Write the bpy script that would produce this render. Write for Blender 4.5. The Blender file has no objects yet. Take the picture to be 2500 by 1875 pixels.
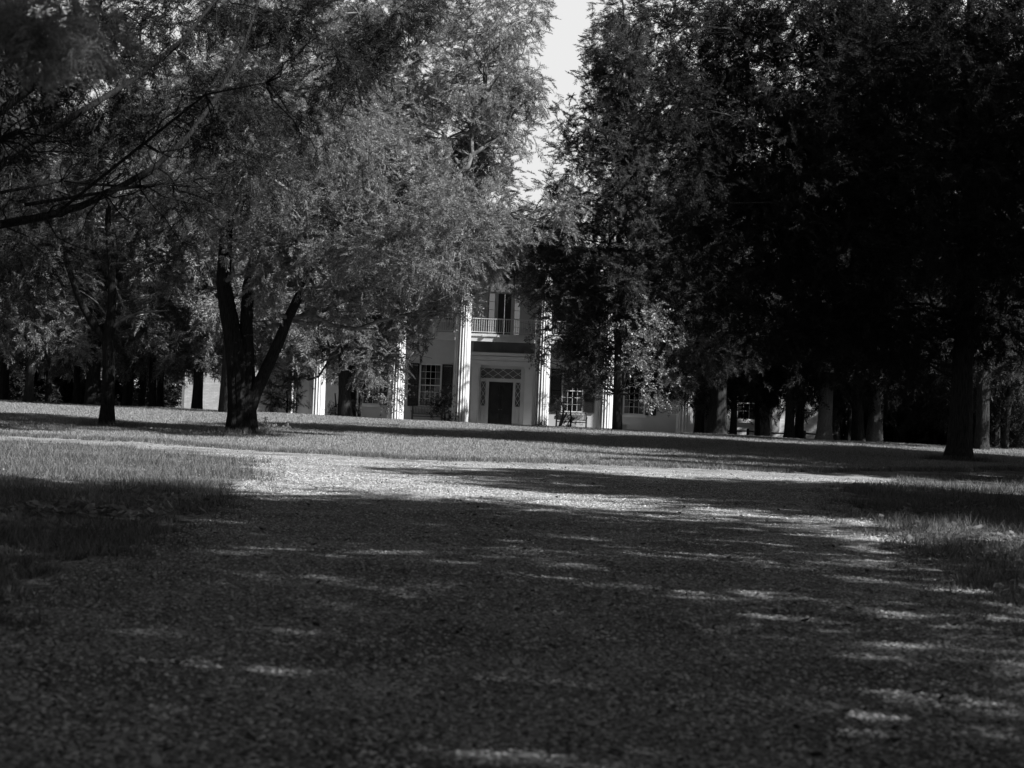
import bpy, math, random
import numpy as np
from mathutils import Matrix, Vector
R = math.radians
rng = np.random.default_rng(7)
random.seed(7)
sc = bpy.context.scene
COL = sc.collection

# ------------------------------------------------------------------ camera
CAMZ, FPX, ROLL, PITCH = 1.6, 4500.0, R(2.25), math.atan(37.5 / 4500)
cam_d = bpy.data.cameras.new('camera'); cam = bpy.data.objects.new('camera', cam_d); COL.objects.link(cam)
cam.matrix_world = Matrix.Translation((0, 0, CAMZ)) @ Matrix.Rotation(R(90) + PITCH, 4, 'X') @ Matrix.Rotation(ROLL, 4, 'Z')
cam_d.sensor_width = 36; cam_d.lens = FPX / 2500 * 36; cam_d.clip_end = 3000; cam_d.clip_start = 0.1
cam_d.dof.use_dof = True; cam_d.dof.focus_distance = 62; cam_d.dof.aperture_fstop = 3.2
sc.camera = cam

def at(px, py, Y):
    """pixel of the 2500x1875 photograph -> world point at distance Y"""
    c, s = math.cos(ROLL), math.sin(ROLL)
    u, v = px - 1250, py - 937.5
    return Vector(((u * c + v * s) / FPX * Y, Y, CAMZ - ((-u * s + v * c) - 37.5) / FPX * Y))

def sm(t): t = np.clip(t, 0, 1); return t * t * (3 - 2 * t)
def H(x, y):
    x = np.asarray(x, float); y = np.asarray(y, float)
    crest = 0.39 - 0.0088 * np.clip(x, -45, 45)
    up = sm((y - 46) / 40.0); fall = sm((y - 87) / 9.0)
    near = 0.02 * np.sin(x * .9 + 1) * np.sin(y * .35) + 0.015 * np.sin(x * .33 + y * .5)
    return crest * up * (1 - fall) - 0.22 * fall + near * (1 - fall * .7)
def G(px, py):
    """pixel -> point on the terrain"""
    Y = 5.0
    while Y < 140:
        p = at(px, py, Y)
        if p.z <= float(H(p.x, p.y)): break
        Y += 0.1
    return Vector((p.x, p.y, float(H(p.x, p.y))))

# ------------------------------------------------------------------ materials (black and white photograph: neutral greys)
def newmat(name):
    m = bpy.data.materials.new(name); m.use_nodes = True
    nt = m.node_tree; nt.nodes.clear(); return m, nt, nt.nodes, nt.links
def grey(v): return (v, v, v, 1)
def mat_noise(name, lo, hi, scale=5, rough=.8, bump=0., bscale=None, stretch=(1, 1, 1), detail=6, spec=.3, coord='Object', dist=.02):
    m, nt, N, L = newmat(name)
    out = N.new('ShaderNodeOutputMaterial'); b = N.new('ShaderNodeBsdfPrincipled')
    b.inputs['Roughness'].default_value = rough; b.inputs['Specular IOR Level'].default_value = spec
    tc = N.new('ShaderNodeTexCoord'); mp = N.new('ShaderNodeMapping'); mp.inputs['Scale'].default_value = stretch
    L.new(tc.outputs[coord], mp.inputs['Vector'])
    n = N.new('ShaderNodeTexNoise'); n.inputs['Scale'].default_value = scale; n.inputs['Detail'].default_value = detail
    L.new(mp.outputs[0], n.inputs['Vector'])
    r = N.new('ShaderNodeValToRGB'); r.color_ramp.elements[0].position = .33; r.color_ramp.elements[1].position = .67
    r.color_ramp.elements[0].color = grey(lo); r.color_ramp.elements[1].color = grey(hi)
    L.new(n.outputs['Fac'], r.inputs[0]); L.new(r.outputs[0], b.inputs['Base Color'])
    if bump:
        n2 = N.new('ShaderNodeTexNoise'); n2.inputs['Scale'].default_value = bscale or scale * 3; n2.inputs['Detail'].default_value = 8
        L.new(mp.outputs[0], n2.inputs['Vector'])
        bp = N.new('ShaderNodeBump'); bp.inputs['Strength'].default_value = bump; bp.inputs['Distance'].default_value = dist
        L.new(n2.outputs['Fac'], bp.inputs['Height']); L.new(bp.outputs[0], b.inputs['Normal'])
    L.new(b.outputs[0], out.inputs[0])
    return m
def mat_leaf(name, lo, hi, trans=.3, rough=.55, spec=.25, scale=1.2):
    m, nt, N, L = newmat(name)
    out = N.new('ShaderNodeOutputMaterial'); b = N.new('ShaderNodeBsdfPrincipled'); t = N.new('ShaderNodeBsdfTranslucent')
    b.inputs['Roughness'].default_value = rough; b.inputs['Specular IOR Level'].default_value = spec
    g = N.new('ShaderNodeNewGeometry'); r = N.new('ShaderNodeValToRGB')
    r.color_ramp.elements[0].color = grey(lo); r.color_ramp.elements[1].color = grey(hi)
    L.new(g.outputs['Random Per Island'], r.inputs[0])
    L.new(r.outputs[0], b.inputs['Base Color']); L.new(r.outputs[0], t.inputs['Color'])
    mx = N.new('ShaderNodeMixShader'); mx.inputs[0].default_value = trans
    L.new(b.outputs[0], mx.inputs[1]); L.new(t.outputs[0], mx.inputs[2]); L.new(mx.outputs[0], out.inputs[0])
    return m
def mat_brick():
    m, nt, N, L = newmat('painted_brick')
    out = N.new('ShaderNodeOutputMaterial'); b = N.new('ShaderNodeBsdfPrincipled'); b.inputs['Roughness'].default_value = .85
    tc = N.new('ShaderNodeTexCoord'); mp = N.new('ShaderNodeMapping'); mp.inputs['Rotation'].default_value = (R(90), 0, 0)
    L.new(tc.outputs['Object'], mp.inputs['Vector'])
    br = N.new('ShaderNodeTexBrick'); br.inputs['Scale'].default_value = 1; br.inputs['Brick Width'].default_value = .24; br.inputs['Row Height'].default_value = .085
    br.inputs['Mortar Size'].default_value = .008; br.inputs['Mortar Smooth'].default_value = .4
    br.inputs['Color1'].default_value = grey(.66); br.inputs['Color2'].default_value = grey(.52); br.inputs['Mortar'].default_value = grey(.42)
    L.new(mp.outputs[0], br.inputs['Vector'])
    n = N.new('ShaderNodeTexNoise'); n.inputs['Scale'].default_value = 3; n.inputs['Detail'].default_value = 8
    L.new(tc.outputs['Object'], n.inputs['Vector'])
    mx = N.new('ShaderNodeMix'); mx.data_type = 'RGBA'; mx.blend_type = 'MULTIPLY'; mx.inputs[0].default_value = .35
    L.new(br.outputs['Color'], mx.inputs[6]); L.new(n.outputs['Fac'], mx.inputs[7]); L.new(mx.outputs[2], b.inputs['Base Color'])
    bp = N.new('ShaderNodeBump'); bp.inputs['Strength'].default_value = .6; bp.inputs['Distance'].default_value = .01; bp.invert = True
    L.new(br.outputs['Fac'], bp.inputs['Height']); L.new(bp.outputs[0], b.inputs['Normal'])
    L.new(b.outputs[0], out.inputs[0]); return m
def mat_gravel():
    m, nt, N, L = newmat('gravel')
    out = N.new('ShaderNodeOutputMaterial'); b = N.new('ShaderNodeBsdfPrincipled'); b.inputs['Roughness'].default_value = .9; b.inputs['Specular IOR Level'].default_value = .15
    tc = N.new('ShaderNodeTexCoord')
    v = N.new('ShaderNodeTexVoronoi'); v.inputs['Scale'].default_value = 52
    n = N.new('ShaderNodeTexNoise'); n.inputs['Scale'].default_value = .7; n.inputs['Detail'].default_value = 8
    n3 = N.new('ShaderNodeTexNoise'); n3.inputs['Scale'].default_value = 26; n3.inputs['Detail'].default_value = 6
    for k in (v, n, n3): L.new(tc.outputs['Object'], k.inputs['Vector'])
    bw = N.new('ShaderNodeRGBToBW'); L.new(v.outputs['Color'], bw.inputs[0])
    r = N.new('ShaderNodeValToRGB'); r.color_ramp.elements[0].color = grey(.10); r.color_ramp.elements[1].color = grey(.57)
    r.color_ramp.elements[0].position = .15; r.color_ramp.elements[1].position = .85
    L.new(bw.outputs[0], r.inputs[0])
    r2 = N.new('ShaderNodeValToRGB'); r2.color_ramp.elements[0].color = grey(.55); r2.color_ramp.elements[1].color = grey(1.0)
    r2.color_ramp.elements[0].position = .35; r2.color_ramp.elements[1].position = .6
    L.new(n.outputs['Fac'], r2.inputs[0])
    r3 = N.new('ShaderNodeValToRGB'); r3.color_ramp.elements[0].color = grey(.22); r3.color_ramp.elements[1].color = grey(1.0)
    r3.color_ramp.elements[0].position = .34; r3.color_ramp.elements[1].position = .52
    L.new(n3.outputs['Fac'], r3.inputs[0])
    a = N.new('ShaderNodeMix'); a.data_type = 'RGBA'; a.blend_type = 'MULTIPLY'; a.inputs[0].default_value = 1
    c = N.new('ShaderNodeMix'); c.data_type = 'RGBA'; c.blend_type = 'MULTIPLY'; c.inputs[0].default_value = 1
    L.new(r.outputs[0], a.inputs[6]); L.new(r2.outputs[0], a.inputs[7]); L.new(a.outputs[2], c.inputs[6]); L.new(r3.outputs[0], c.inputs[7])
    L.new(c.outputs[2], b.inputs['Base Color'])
    bp = N.new('ShaderNodeBump'); bp.inputs['Strength'].default_value = .9; bp.inputs['Distance'].default_value = .012; bp.invert = True
    L.new(v.outputs['Distance'], bp.inputs['Height'])
    bp2 = N.new('ShaderNodeBump'); bp2.inputs['Strength'].default_value = .7; bp2.inputs['Distance'].default_value = .05
    L.new(n3.outputs['Fac'], bp2.inputs['Height']); L.new(bp.outputs[0], bp2.inputs['Normal']); L.new(bp2.outputs[0], b.inputs['Normal'])
    L.new(b.outputs[0], out.inputs[0]); return m
def mat_glass():
    m, nt, N, L = newmat('window_glass')
    out = N.new('ShaderNodeOutputMaterial'); g = N.new('ShaderNodeBsdfGlossy'); g.inputs['Roughness'].default_value = .03; g.inputs['Color'].default_value = grey(.9)
    t = N.new('ShaderNodeBsdfTransparent'); t.inputs['Color'].default_value = grey(.85)
    f = N.new('ShaderNodeFresnel'); f.inputs['IOR'].default_value = 1.28
    mx = N.new('ShaderNodeMixShader'); L.new(f.outputs[0], mx.inputs[0]); L.new(t.outputs[0], mx.inputs[1]); L.new(g.outputs[0], mx.inputs[2])
    L.new(mx.outputs[0], out.inputs[0]); return m

M_ground = mat_noise('lawn_soil', .10, .17, 2.5, .95, .5, 30, spec=.1, coord='Object')
M_gravel = mat_gravel()
M_stone = mat_leaf('gravel_stone', .03, .66, 0, .85, .15)
M_lawn = mat_leaf('lawn_blades', .17, .42, .35, .6, .2)
M_verge = mat_leaf('verge_blades', .05, .24, .35, .6, .25)
M_litter = mat_leaf('dead_leaf', .02, .40, .1, .8, .1)
M_weed = mat_leaf('weed_leaf', .10, .26, .3, .5, .3)
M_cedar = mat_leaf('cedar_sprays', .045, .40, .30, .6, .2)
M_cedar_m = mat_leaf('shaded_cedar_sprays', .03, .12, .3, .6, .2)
M_cedar_d = mat_leaf('shade_dark_sprays', .014, .042, .25, .65, .15)  # darkest cedar copy; as in the shaded one, shade is put into its grey
M_broad = mat_leaf('broad_leaf', .08, .30, .25, .4, .4)
M_bark_b = mat_noise('shade_black_bark', .007, .03, 7, .95, .9, 9, (6, 6, .5), spec=.1, dist=.05)  # shade on the trunks and near limbs put into a blackened bark
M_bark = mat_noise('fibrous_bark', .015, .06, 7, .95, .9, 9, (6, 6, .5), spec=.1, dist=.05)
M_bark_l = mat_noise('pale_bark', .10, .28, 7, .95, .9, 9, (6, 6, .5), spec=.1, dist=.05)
M_twig = mat_noise('bare_twig', .05, .20, 4, .9, .4, 9)
M_white = mat_noise('white_paint', .56, .64, 1.5, .55, .05, 30)
M_offw = mat_noise('wall_paint', .44, .52, 1.2, .7, .05, 25)
M_brick = mat_brick()
M_shut = mat_noise('dark_shutter_paint', .012, .022, 3, .5)
M_door = mat_noise('dark_door', .010, .02, 3, .4)
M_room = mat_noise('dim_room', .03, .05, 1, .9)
M_blind = mat_noise('curtain', .22, .32, 2, .9)
M_roof = mat_noise('roof_metal', .10, .16, 2, .5)
M_wood = mat_noise('bench_wood', .03, .06, 5, .6, .2, 30)
M_woodg = mat_noise('grey_bench_wood', .16, .24, 5, .7, .2, 30)
M_fence = mat_noise('dark_fence_wood', .02, .05, 6, .9, .3, 20)
M_pot = mat_noise('clay_pot', .12, .2, 5, .8, .2, 20)
M_flower = mat_leaf('white_petals', .6, .8, .2, .6, .2)
M_brickfloor = mat_noise('porch_stone', .2, .3, 3, .9, .2, 20)
M_glass = mat_glass(); M_glass_d = M_glass.copy(); M_glass_d.name = 'old_glass'
for n_ in M_glass_d.node_tree.nodes:
    if n_.type == 'BSDF_TRANSPARENT': n_.inputs['Color'].default_value = grey(.42)

# ------------------------------------------------------------------ object helpers
def link(name, me, mat, parent=None):
    o = bpy.data.objects.new(name, me); COL.objects.link(o)
    if mat and not me.materials: me.materials.append(mat)
    if parent: o.parent = parent; o.matrix_parent_inverse = Matrix.Identity(4)
    return o
def tag(o, label=None, cat=None, group=None, kind=None):
    if label: o['label'] = label
    if cat: o['category'] = cat
    if group: o['group'] = group
    if kind: o['kind'] = kind
    return o
def empty(name, loc, label, cat, group=None, rz=0, s=1.0):
    o = bpy.data.objects.new(name, None); COL.objects.link(o); o.location = loc; o.rotation_euler = (0, 0, rz); o.scale = (s, s, s)
    return tag(o, label, cat, group)
def soup(name, tris, n=3, smooth=False):
    """(k,n,3) polygon soup -> mesh"""
    k = len(tris); me = bpy.data.meshes.new(name)
    me.vertices.add(k * n); me.vertices.foreach_set('co', np.ascontiguousarray(tris, dtype=np.float32).ravel())
    me.loops.add(k * n); me.loops.foreach_set('vertex_index', np.arange(k * n, dtype=np.int32))
    me.polygons.add(k); me.polygons.foreach_set('loop_start', np.arange(0, k * n, n, dtype=np.int32))
    try: me.polygons.foreach_set('loop_total', np.full(k, n, dtype=np.int32))
    except Exception: pass
    me.update(); return me
class MB:
    def __init__(s): s.v = []; s.f = []
    def add(s, v, f):
        o = len(s.v); s.v += [tuple(p) for p in v]; s.f += [tuple(i + o for i in q) for q in f]; return s
    def box(s, x0, x1, y0, y1, z0, z1, b=0.0):
        if b:
            pr = [(x0 + b, y0), (x1 - b, y0), (x1, y0 + b), (x1, y1), (x0, y1), (x0, y0 + b)]
            v = [(x, y, z0) for x, y in pr] + [(x, y, z1) for x, y in pr]; n = 6
            return s.add(v, [tuple(range(n))[::-1], tuple(range(n, 2 * n))] + [(i, (i + 1) % n, (i + 1) % n + n, i + n) for i in range(n)])
        return s.add([(x, y, z) for z in (z0, z1) for x, y in ((x0, y0), (x1, y0), (x1, y1), (x0, y1))],
                     [(3, 2, 1, 0), (4, 5, 6, 7), (0, 1, 5, 4), (1, 2, 6, 5), (2, 3, 7, 6), (3, 0, 4, 7)])
    def bar(s, p, q, w, t):
        """thin bar from p to q in a plane facing -Y"""
        p, q = Vector(p), Vector(q); d = (q - p).normalized(); n = Vector((-d.z, 0, d.x)) * w / 2; y = Vector((0, t / 2, 0))
        v = [p - n - y, p + n - y, p + n + y, p - n + y, q - n - y, q + n - y, q + n + y, q - n + y]
        return s.add(v, [(0, 1, 2, 3), (7, 6, 5, 4), (0, 4, 5, 1), (1, 5, 6, 2), (2, 6, 7, 3), (3, 7, 4, 0)])
    def tube(s, path, rad, sides=8, flute=0, seed=0, cap=True):
        P = [Vector(p) for p in path]; n = len(P); r0 = random.Random(seed); ph = r0.uniform(0, 6); k1 = r0.choice([5, 6, 7]); k2 = r0.choice([9, 11, 13])
        vs = []
        t0 = (P[1] - P[0]).normalized(); ref = Vector((0, 1, 0)) if abs(t0.y) < .8 else Vector((1, 0, 0))
        for i in range(n):
            t = (P[min(i + 1, n - 1)] - P[max(i - 1, 0)]).normalized()
            a = (ref - t * ref.dot(t)).normalized(); ref = a; b = t.cross(a)
            for j in range(sides):
                an = 2 * math.pi * j / sides; r = rad[i]
                if flute: r *= 1 + flute * (math.sin(k1 * an + ph + i * .13) * .6 + math.sin(k2 * an + ph * 2 - i * .2) * .4)
                vs.append(P[i] + (a * math.cos(an) + b * math.sin(an)) * r)
        fs = [(i * sides + j, i * sides + (j + 1) % sides, (i + 1) * sides + (j + 1) % sides, (i + 1) * sides + j) for i in range(n - 1) for j in range(sides)]
        if cap: fs += [tuple(range(sides))[::-1], tuple(range((n - 1) * sides, n * sides))]
        return s.add(vs, fs)
    def mesh(s, name, smooth=False):
        me = bpy.data.meshes.new(name); me.from_pydata(s.v, [], s.f)
        if smooth: me.polygons.foreach_set('use_smooth', [True] * len(me.polygons))
        me.update(); return me
    def build(s, name, mat, parent=None, smooth=False): return link(name, s.mesh(name, smooth), mat, parent)

# ------------------------------------------------------------------ foliage templates
def nrm(a): return a / np.maximum(np.linalg.norm(a, axis=-1, keepdims=True), 1e-9)
def elem(p, d, w, l, r):
    d = d / np.linalg.norm(d); s = np.cross(d, r.normal(size=3)); s /= np.linalg.norm(s)
    return [p - s * w / 2, p + s * w / 2, p + d * l]
def spray(seed, L=.62, el=.145, ew=.042, nodes=8, per=3, droop=.22):
    r = np.random.default_rng(seed); T = []
    bend = r.uniform(-.1, .1)
    stem = lambda t: np.array([L * t, bend * t * t, -droop * L * t * t])
    for i in range(nodes):
        t = (i + .6) / nodes
        for sd in (-1, 1):
            p = stem(t + r.uniform(-.04, .04)); tl = L * .42 * (1 - t * .62) * r.uniform(.6, 1.2)
            d = np.array([.75, sd * .75, r.uniform(-.35, .25)]); d /= np.linalg.norm(d)
            for k in range(per):
                q = p + d * tl * (k + .2) / per
                e = d + np.array([.3, 0, 0]) + r.normal(size=3) * .38
                T.append(elem(q, e, ew * r.uniform(.7, 1.3), el * r.uniform(.7, 1.35), r))
    for k in range(3): T.append(elem(stem(k / 3), stem((k + 1) / 3) - stem(k / 3), .016, L / 2.6, r))
    return np.array(T)
SP = [spray(i) for i in range(6)]
SPH = [spray(60 + i, .56, .085, .022, 11, 5) for i in range(6)]
SPM = [spray(80 + i, .6, .115, .031, 9, 4) for i in range(6)]
SPF = [spray(20 + i, .5, .085, .02, 11, 4) for i in range(5)]         # fine, for near trees
def leafspray(seed, L=.45, n=14, ll=.13, lw=.065):
    r = np.random.default_rng(seed); Q = []
    for i in range(n):
        t = (i + .5) / n; p = np.array([L * t, 0, -.1 * L * t]); an = i * 2.4
        d = np.array([.55, math.cos(an), math.sin(an) * .6 - .15]) + r.normal(size=3) * .2; d /= np.linalg.norm(d)
        s = np.cross(d, [0, 0, 1.0] + r.normal(size=3) * .5); s /= np.linalg.norm(s); l = ll * r.uniform(.7, 1.2); w = lw * r.uniform(.7, 1.2)
        Q.append([p, p + d * l * .45 + s * w / 2, p + d * l, p + d * l * .45 - s * w / 2])
    return np.array(Q)
LS = [leafspray(40 + i) for i in range(5)]
def bake(tmpl, P, F, S, r, flat=.5):
    """place templates at P, forward F, scale S, with random roll"""
    F = nrm(F); up = np.array([0, 0, 1.0]) + r.normal(size=F.shape) * flat
    Y = nrm(np.cross(up, F)); Z = np.cross(F, Y)
    out = []; idx = r.integers(0, len(tmpl), len(P))
    for k, T in enumerate(tmpl):
        m = idx == k
        if not m.any(): continue
        B = np.stack([F[m], Y[m], Z[m]], axis=1)            # rows
        out.append((np.einsum('tva,nab->ntvb', T, B) * S[m][:, None, None, None] + P[m][:, None, None, :]).reshape(-1, T.shape[1], 3))
    return np.concatenate(out)
def clump(p, sd, f=1.0):
    a = np.sin(p[:, 0] * 1.7 * f + sd) * np.sin(p[:, 1] * 1.5 * f + sd * 2) * np.sin(p[:, 2] * 1.9 * f + sd * 3)
    b = np.sin(p[:, 0] * 3.9 * f + sd * 4 + p[:, 2]) * np.sin(p[:, 1] * 3.3 * f + 1) * np.sin(p[:, 2] * 4.3 * f + sd)
    return a + .6 * b
def lobe_foliage(lobes, dens, tmpl, seed, per=5, spread=.45, scale=(.7, 1.3), droop=.25, gap=-.12, flat=.5):
    """lobes: (cx,cy,cz,rx,ry,rz). dens = tufts per m2 of lobe surface"""
    r = np.random.default_rng(seed); Ps = []; Fs = []
    for (cx, cy, cz, rx, ry, rz) in lobes:
        area = 4 * math.pi * ((rx * ry) ** 1.6 / 3 + (rx * rz) ** 1.6 / 3 + (ry * rz) ** 1.6 / 3) ** (1 / 1.6)
        n = int(area * dens)
        d = nrm(r.normal(size=(n, 3))); f = (r.uniform(size=n) ** .38)[:, None]
        f *= (1 + .16 * np.sin(d[:, :1] * 5 + cx) * np.sin(d[:, 2:] * 6 + cz) + .1 * r.normal(size=(n, 1)))
        p = np.array([cx, cy, cz]) + d * f * np.array([rx, ry, rz])
        keep = clump(p, seed * .37) > gap + .35 * (r.uniform(size=n) - .5)
        if max(rx, rz) < .7: keep[:] = True
        p = p[keep]; d = d[keep]; Ps.append(p); Fs.append(d)
    P = np.concatenate(Ps); D = np.concatenate(Fs)
    P = np.repeat(P, per, 0); D = np.repeat(D, per, 0)
    F = D * .8 + r.normal(size=P.shape) * .65 + np.array([0, 0, -droop])
    P = P + r.normal(size=P.shape) * spread * .5
    return bake(tmpl, P, F, r.uniform(scale[0], scale[1], len(P)), r, flat)
def limb_path(a, b, sag=0, n=7, wob=.12, seed=0):
    r = random.Random(seed); a, b = Vector(a), Vector(b); L = (b - a).length; out = []
    for i in range(n):
        t = i / (n - 1); p = a.lerp(b, t)
        p.z += sag * L * 4 * t * (1 - t)
        if 0 < i < n - 1: p += Vector((r.uniform(-1, 1), r.uniform(-1, 1), r.uniform(-1, 1))) * wob * L / n
        out.append(p)
    return out
def trunk_path(h, lean=(0, 0), seed=0, n=9, wob=.05):
    r = random.Random(seed); out = []; ox = oy = 0
    for i in range(n):
        t = i / (n - 1)
        if i: ox += r.uniform(-wob, wob); oy += r.uniform(-wob, wob)
        out.append(Vector((lean[0] * t + ox, lean[1] * t + oy, h * t)))
    return out
def taper(r, n, tip=.25, flare=.55):
    return [r * (1 - (1 - tip) * i / (n - 1)) * (1 + (flare if i == 0 else 0)) for i in range(n)]
def dense_path(P, k=3):
    out = []
    for a, b in zip(P[:-1], P[1:]):
        for j in range(k): out.append(Vector(a).lerp(Vector(b), j / k))
    out.append(Vector(P[-1])); return out
def dense_rad(rad, k=3):
    out = []
    for a, b in zip(rad[:-1], rad[1:]):
        for j in range(k): out.append(a + (b - a) * (1 - (1 - j / k) ** 2 if False else j / k))
    out.append(rad[-1]); return out

# ------------------------------------------------------------------ ground and drive
def axis(lo, hi, step, far, farstep):
    a = list(np.arange(lo, hi + 1e-6, step)); x = hi
    while x < far: farstep *= 1.35; x += farstep; a.append(x)
    fs = step; x = lo; pre = []
    while x > -far: fs *= 1.35; x -= fs; pre.append(x)
    return np.array(pre[::-1] + a)
def sheet(name, xs, ys, zoff, mask=None):
    X, Yg = np.meshgrid(xs, ys); Z = H(X, Yg) + zoff
    V = np.stack([X, Yg, Z], -1).reshape(-1, 3); nx = len(xs); F = []
    if mask is not None:
        CX, CY = np.meshgrid(.5 * (xs[1:] + xs[:-1]), .5 * (ys[1:] + ys[:-1])); K = mask(CX, CY)
    for j in range(len(ys) - 1):
        for i in range(nx - 1):
            if mask is None or K[j, i]:
                F.append((j * nx + i, j * nx + i + 1, (j + 1) * nx + i + 1, (j + 1) * nx + i))
    me = bpy.data.meshes.new(name); me.from_pydata(V.tolist(), [], F); me.polygons.foreach_set('use_smooth', [True] * len(F)); me.update(); return me
g = link('ground', sheet('ground', axis(-40, 40, 1.0, 900, 1.0), axis(-20, 120, 1.0, 900, 1.0), 0), M_ground); tag(g, kind='structure')
# drive outline from the photograph, turned into ground points
near_l = [(0, 1490), (130, 1415), (250, 1370), (440, 1290), (540, 1240), (610, 1170), (622, 1128), (500, 1112), (330, 1096), (0, 1078)]
far_e = [(0, 1062), (400, 1082), (770, 1108), (1000, 1122), (1300, 1128), (1600, 1140), (1900, 1152), (2200, 1150), (2500, 1148)]
near_r = [(2500, 1168), (2250, 1168), (2060, 1186), (2080, 1230), (2150, 1290), (2250, 1350), (2350, 1400), (2500, 1500)]
gl = [G(*p) for p in near_l]; gf = [G(*p) for p in far_e]; gr = [G(*p) for p in near_r]
def ext(p, q, k): return Vector((q.x + (q.x - p.x) * k, q.y + (q.y - p.y) * k, 0))
poly = [(-5.0, -25), (-5.0, 6)] + [(p.x, p.y) for p in gl] + [(-45, gl[-1].y + 7), (-45, gf[0].y + 9)] + [(p.x, p.y) for p in gf] + [(45, gf[-1].y + 2), (45, gr[0].y)] + [(p.x, p.y) for p in gr] + [(5.2, 6), (5.2, -25)]
PX = np.array([p[0] for p in poly]); PY = np.array([p[1] for p in poly])
def inside(x, y):
    x = np.asarray(x, float); y = np.asarray(y, float); res = np.zeros(x.shape, bool); j = len(PX) - 1
    for i in range(len(PX)):
        c = ((PY[i] > y) != (PY[j] > y)) & (x < (PX[j] - PX[i]) * (y - PY[i]) / (PY[j] - PY[i] + 1e-12) + PX[i])
        res ^= c; j = i
    return res
def edge_n(x, y): return .25 * np.sin(x * 2.1 + y) + .18 * np.sin(y * 3.7 - x * 1.3) + .1 * np.sin(x * 7 + y * 5)
dm = lambda x, y: inside(x + edge_n(x, y), y + edge_n(y, x))
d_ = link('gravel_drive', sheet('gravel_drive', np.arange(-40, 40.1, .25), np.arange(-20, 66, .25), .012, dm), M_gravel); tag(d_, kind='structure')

# loose stones over the drive
def pebbles(n, y0, y1, s0, s1):
    k = int(n * 2.2); r = rng
    Y = np.sqrt(r.uniform(size=k) * (y1 ** .8 - y0 ** .8) + y0 ** .8) if False else (r.uniform(size=k) * (y1 ** .7 - y0 ** .7) + y0 ** .7) ** (1 / .7)
    X = r.uniform(-1, 1, k) * (Y * .30 + 1.2); m = inside(X, Y); X, Y = X[m][:n], Y[m][:n]
    S = r.uniform(s0, s1, len(X)) * r.uniform(.6, 1.3, len(X))
    oc = np.array([[1, 0, 0], [0, 1, 0], [-1, 0, 0], [0, -1, 0], [0, 0, 1], [0, 0, -1.]]); tr = [(0, 1, 4), (1, 2, 4), (2, 3, 4), (3, 0, 4)]
    V = oc[None] * (1 + r.uniform(-.35, .35, (len(X), 6, 3)))
    a = r.uniform(0, 6.3, len(X)); c, s = np.cos(a), np.sin(a)
    V = np.stack([V[..., 0] * c[:, None] - V[..., 1] * s[:, None], V[..., 0] * s[:, None] + V[..., 1] * c[:, None], V[..., 2] * .6 + .2], -1)
    V = V * S[:, None, None] + np.stack([X, Y, H(X, Y) + .012], -1)[:, None, :]
    nv = len(X); me = bpy.data.meshes.new('loose_stones')
    F = (np.array(tr)[None] + (np.arange(nv) * 6)[:, None, None]).reshape(-1, 3)
    me.vertices.add(nv * 6); me.vertices.foreach_set('co', V.astype(np.float32).ravel())
    me.loops.add(F.size); me.loops.foreach_set('vertex_index', F.astype(np.int32).ravel())
    me.polygons.add(len(F)); me.polygons.foreach_set('loop_start', np.arange(0, F.size, 3, dtype=np.int32)); me.update(calc_edges=True); return me
tag(link('loose_stones', pebbles(120000, 6.5, 44, .007, .017), M_stone), 'small loose stones and grit scattered over the gravel drive', 'gravel', kind='stuff')

# grass
def blades(X, Y, h0, h1, w, r, lean=.35):
    n = len(X); h = r.uniform(h0, h1, n); a = r.uniform(0, 6.3, n); b = r.uniform(0, 6.3, n); l = r.uniform(0, lean, n) * h
    B = np.stack([X, Y, H(X, Y)], -1); s = np.stack([np.cos(a), np.sin(a), 0 * a], -1) * w / 2 * r.uniform(.6, 1.4, n)[:, None]
    t = np.stack([np.cos(b) * l, np.sin(b) * l, h], -1)
    return np.stack([B - s, B + s, B + t], 1)
def lawn_mask(X, Y): return ~inside(X + edge_n(X, Y), Y + edge_n(Y, X))
r_ = np.random.default_rng(3)
n = 520000; Y = (r_.uniform(size=n) * (98 ** .5 - 47 ** .5) + 47 ** .5) ** 2; X = r_.uniform(-1, 1, n) * (Y * .31 + 1)
m = lawn_mask(X, Y) & (Y > np.interp(X, [p.x for p in gf], [p.y for p in gf]) - 1); X, Y = X[m], Y[m]
patch = 1 + .35 * np.sin(X * .8 + Y * .4) * np.sin(Y * .7)
bl = blades(X, Y, .025, .075, .022, r_, .9); bl[:, 2, 2] += (patch - 1) * .03
tag(link('lawn_grass', soup('lawn_grass', bl), M_lawn), 'short mown lawn grass rising towards the house', 'grass', kind='stuff')
n = 420000; Y = (r_.uniform(size=n) * (58 ** .6 - 9 ** .6) + 9 ** .6) ** (1 / .6); X = r_.uniform(-1, 1, n) * (Y * .31 + 1.5)
m = lawn_mask(X, Y) & (Y < np.interp(X, [p.x for p in gf], [p.y for p in gf])); X, Y = X[m], Y[m]
cl = clump(np.stack([X, Y, X * 0 + 1], -1), 2.2, .8) + .8 * clump(np.stack([X, Y, X * 0 + 2], -1), 1.3, 2.6); m = cl > -1.5 + 1.2 * r_.uniform(size=len(X)); X, Y, cl = X[m], Y[m], cl[m]
hh = np.clip(.75 + .6 * cl, .35, 1.9)
bl = blades(X, Y, .05, .17, .012, r_, 1.1); bl[:, 2] = bl[:, 0] + (bl[:, 2] - bl[:, 0]) * hh[:, None]
tag(link('verge_grass', soup('verge_grass', bl), M_verge), 'longer unmown grass on both verges beside the gravel drive', 'grass', kind='stuff')
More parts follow.
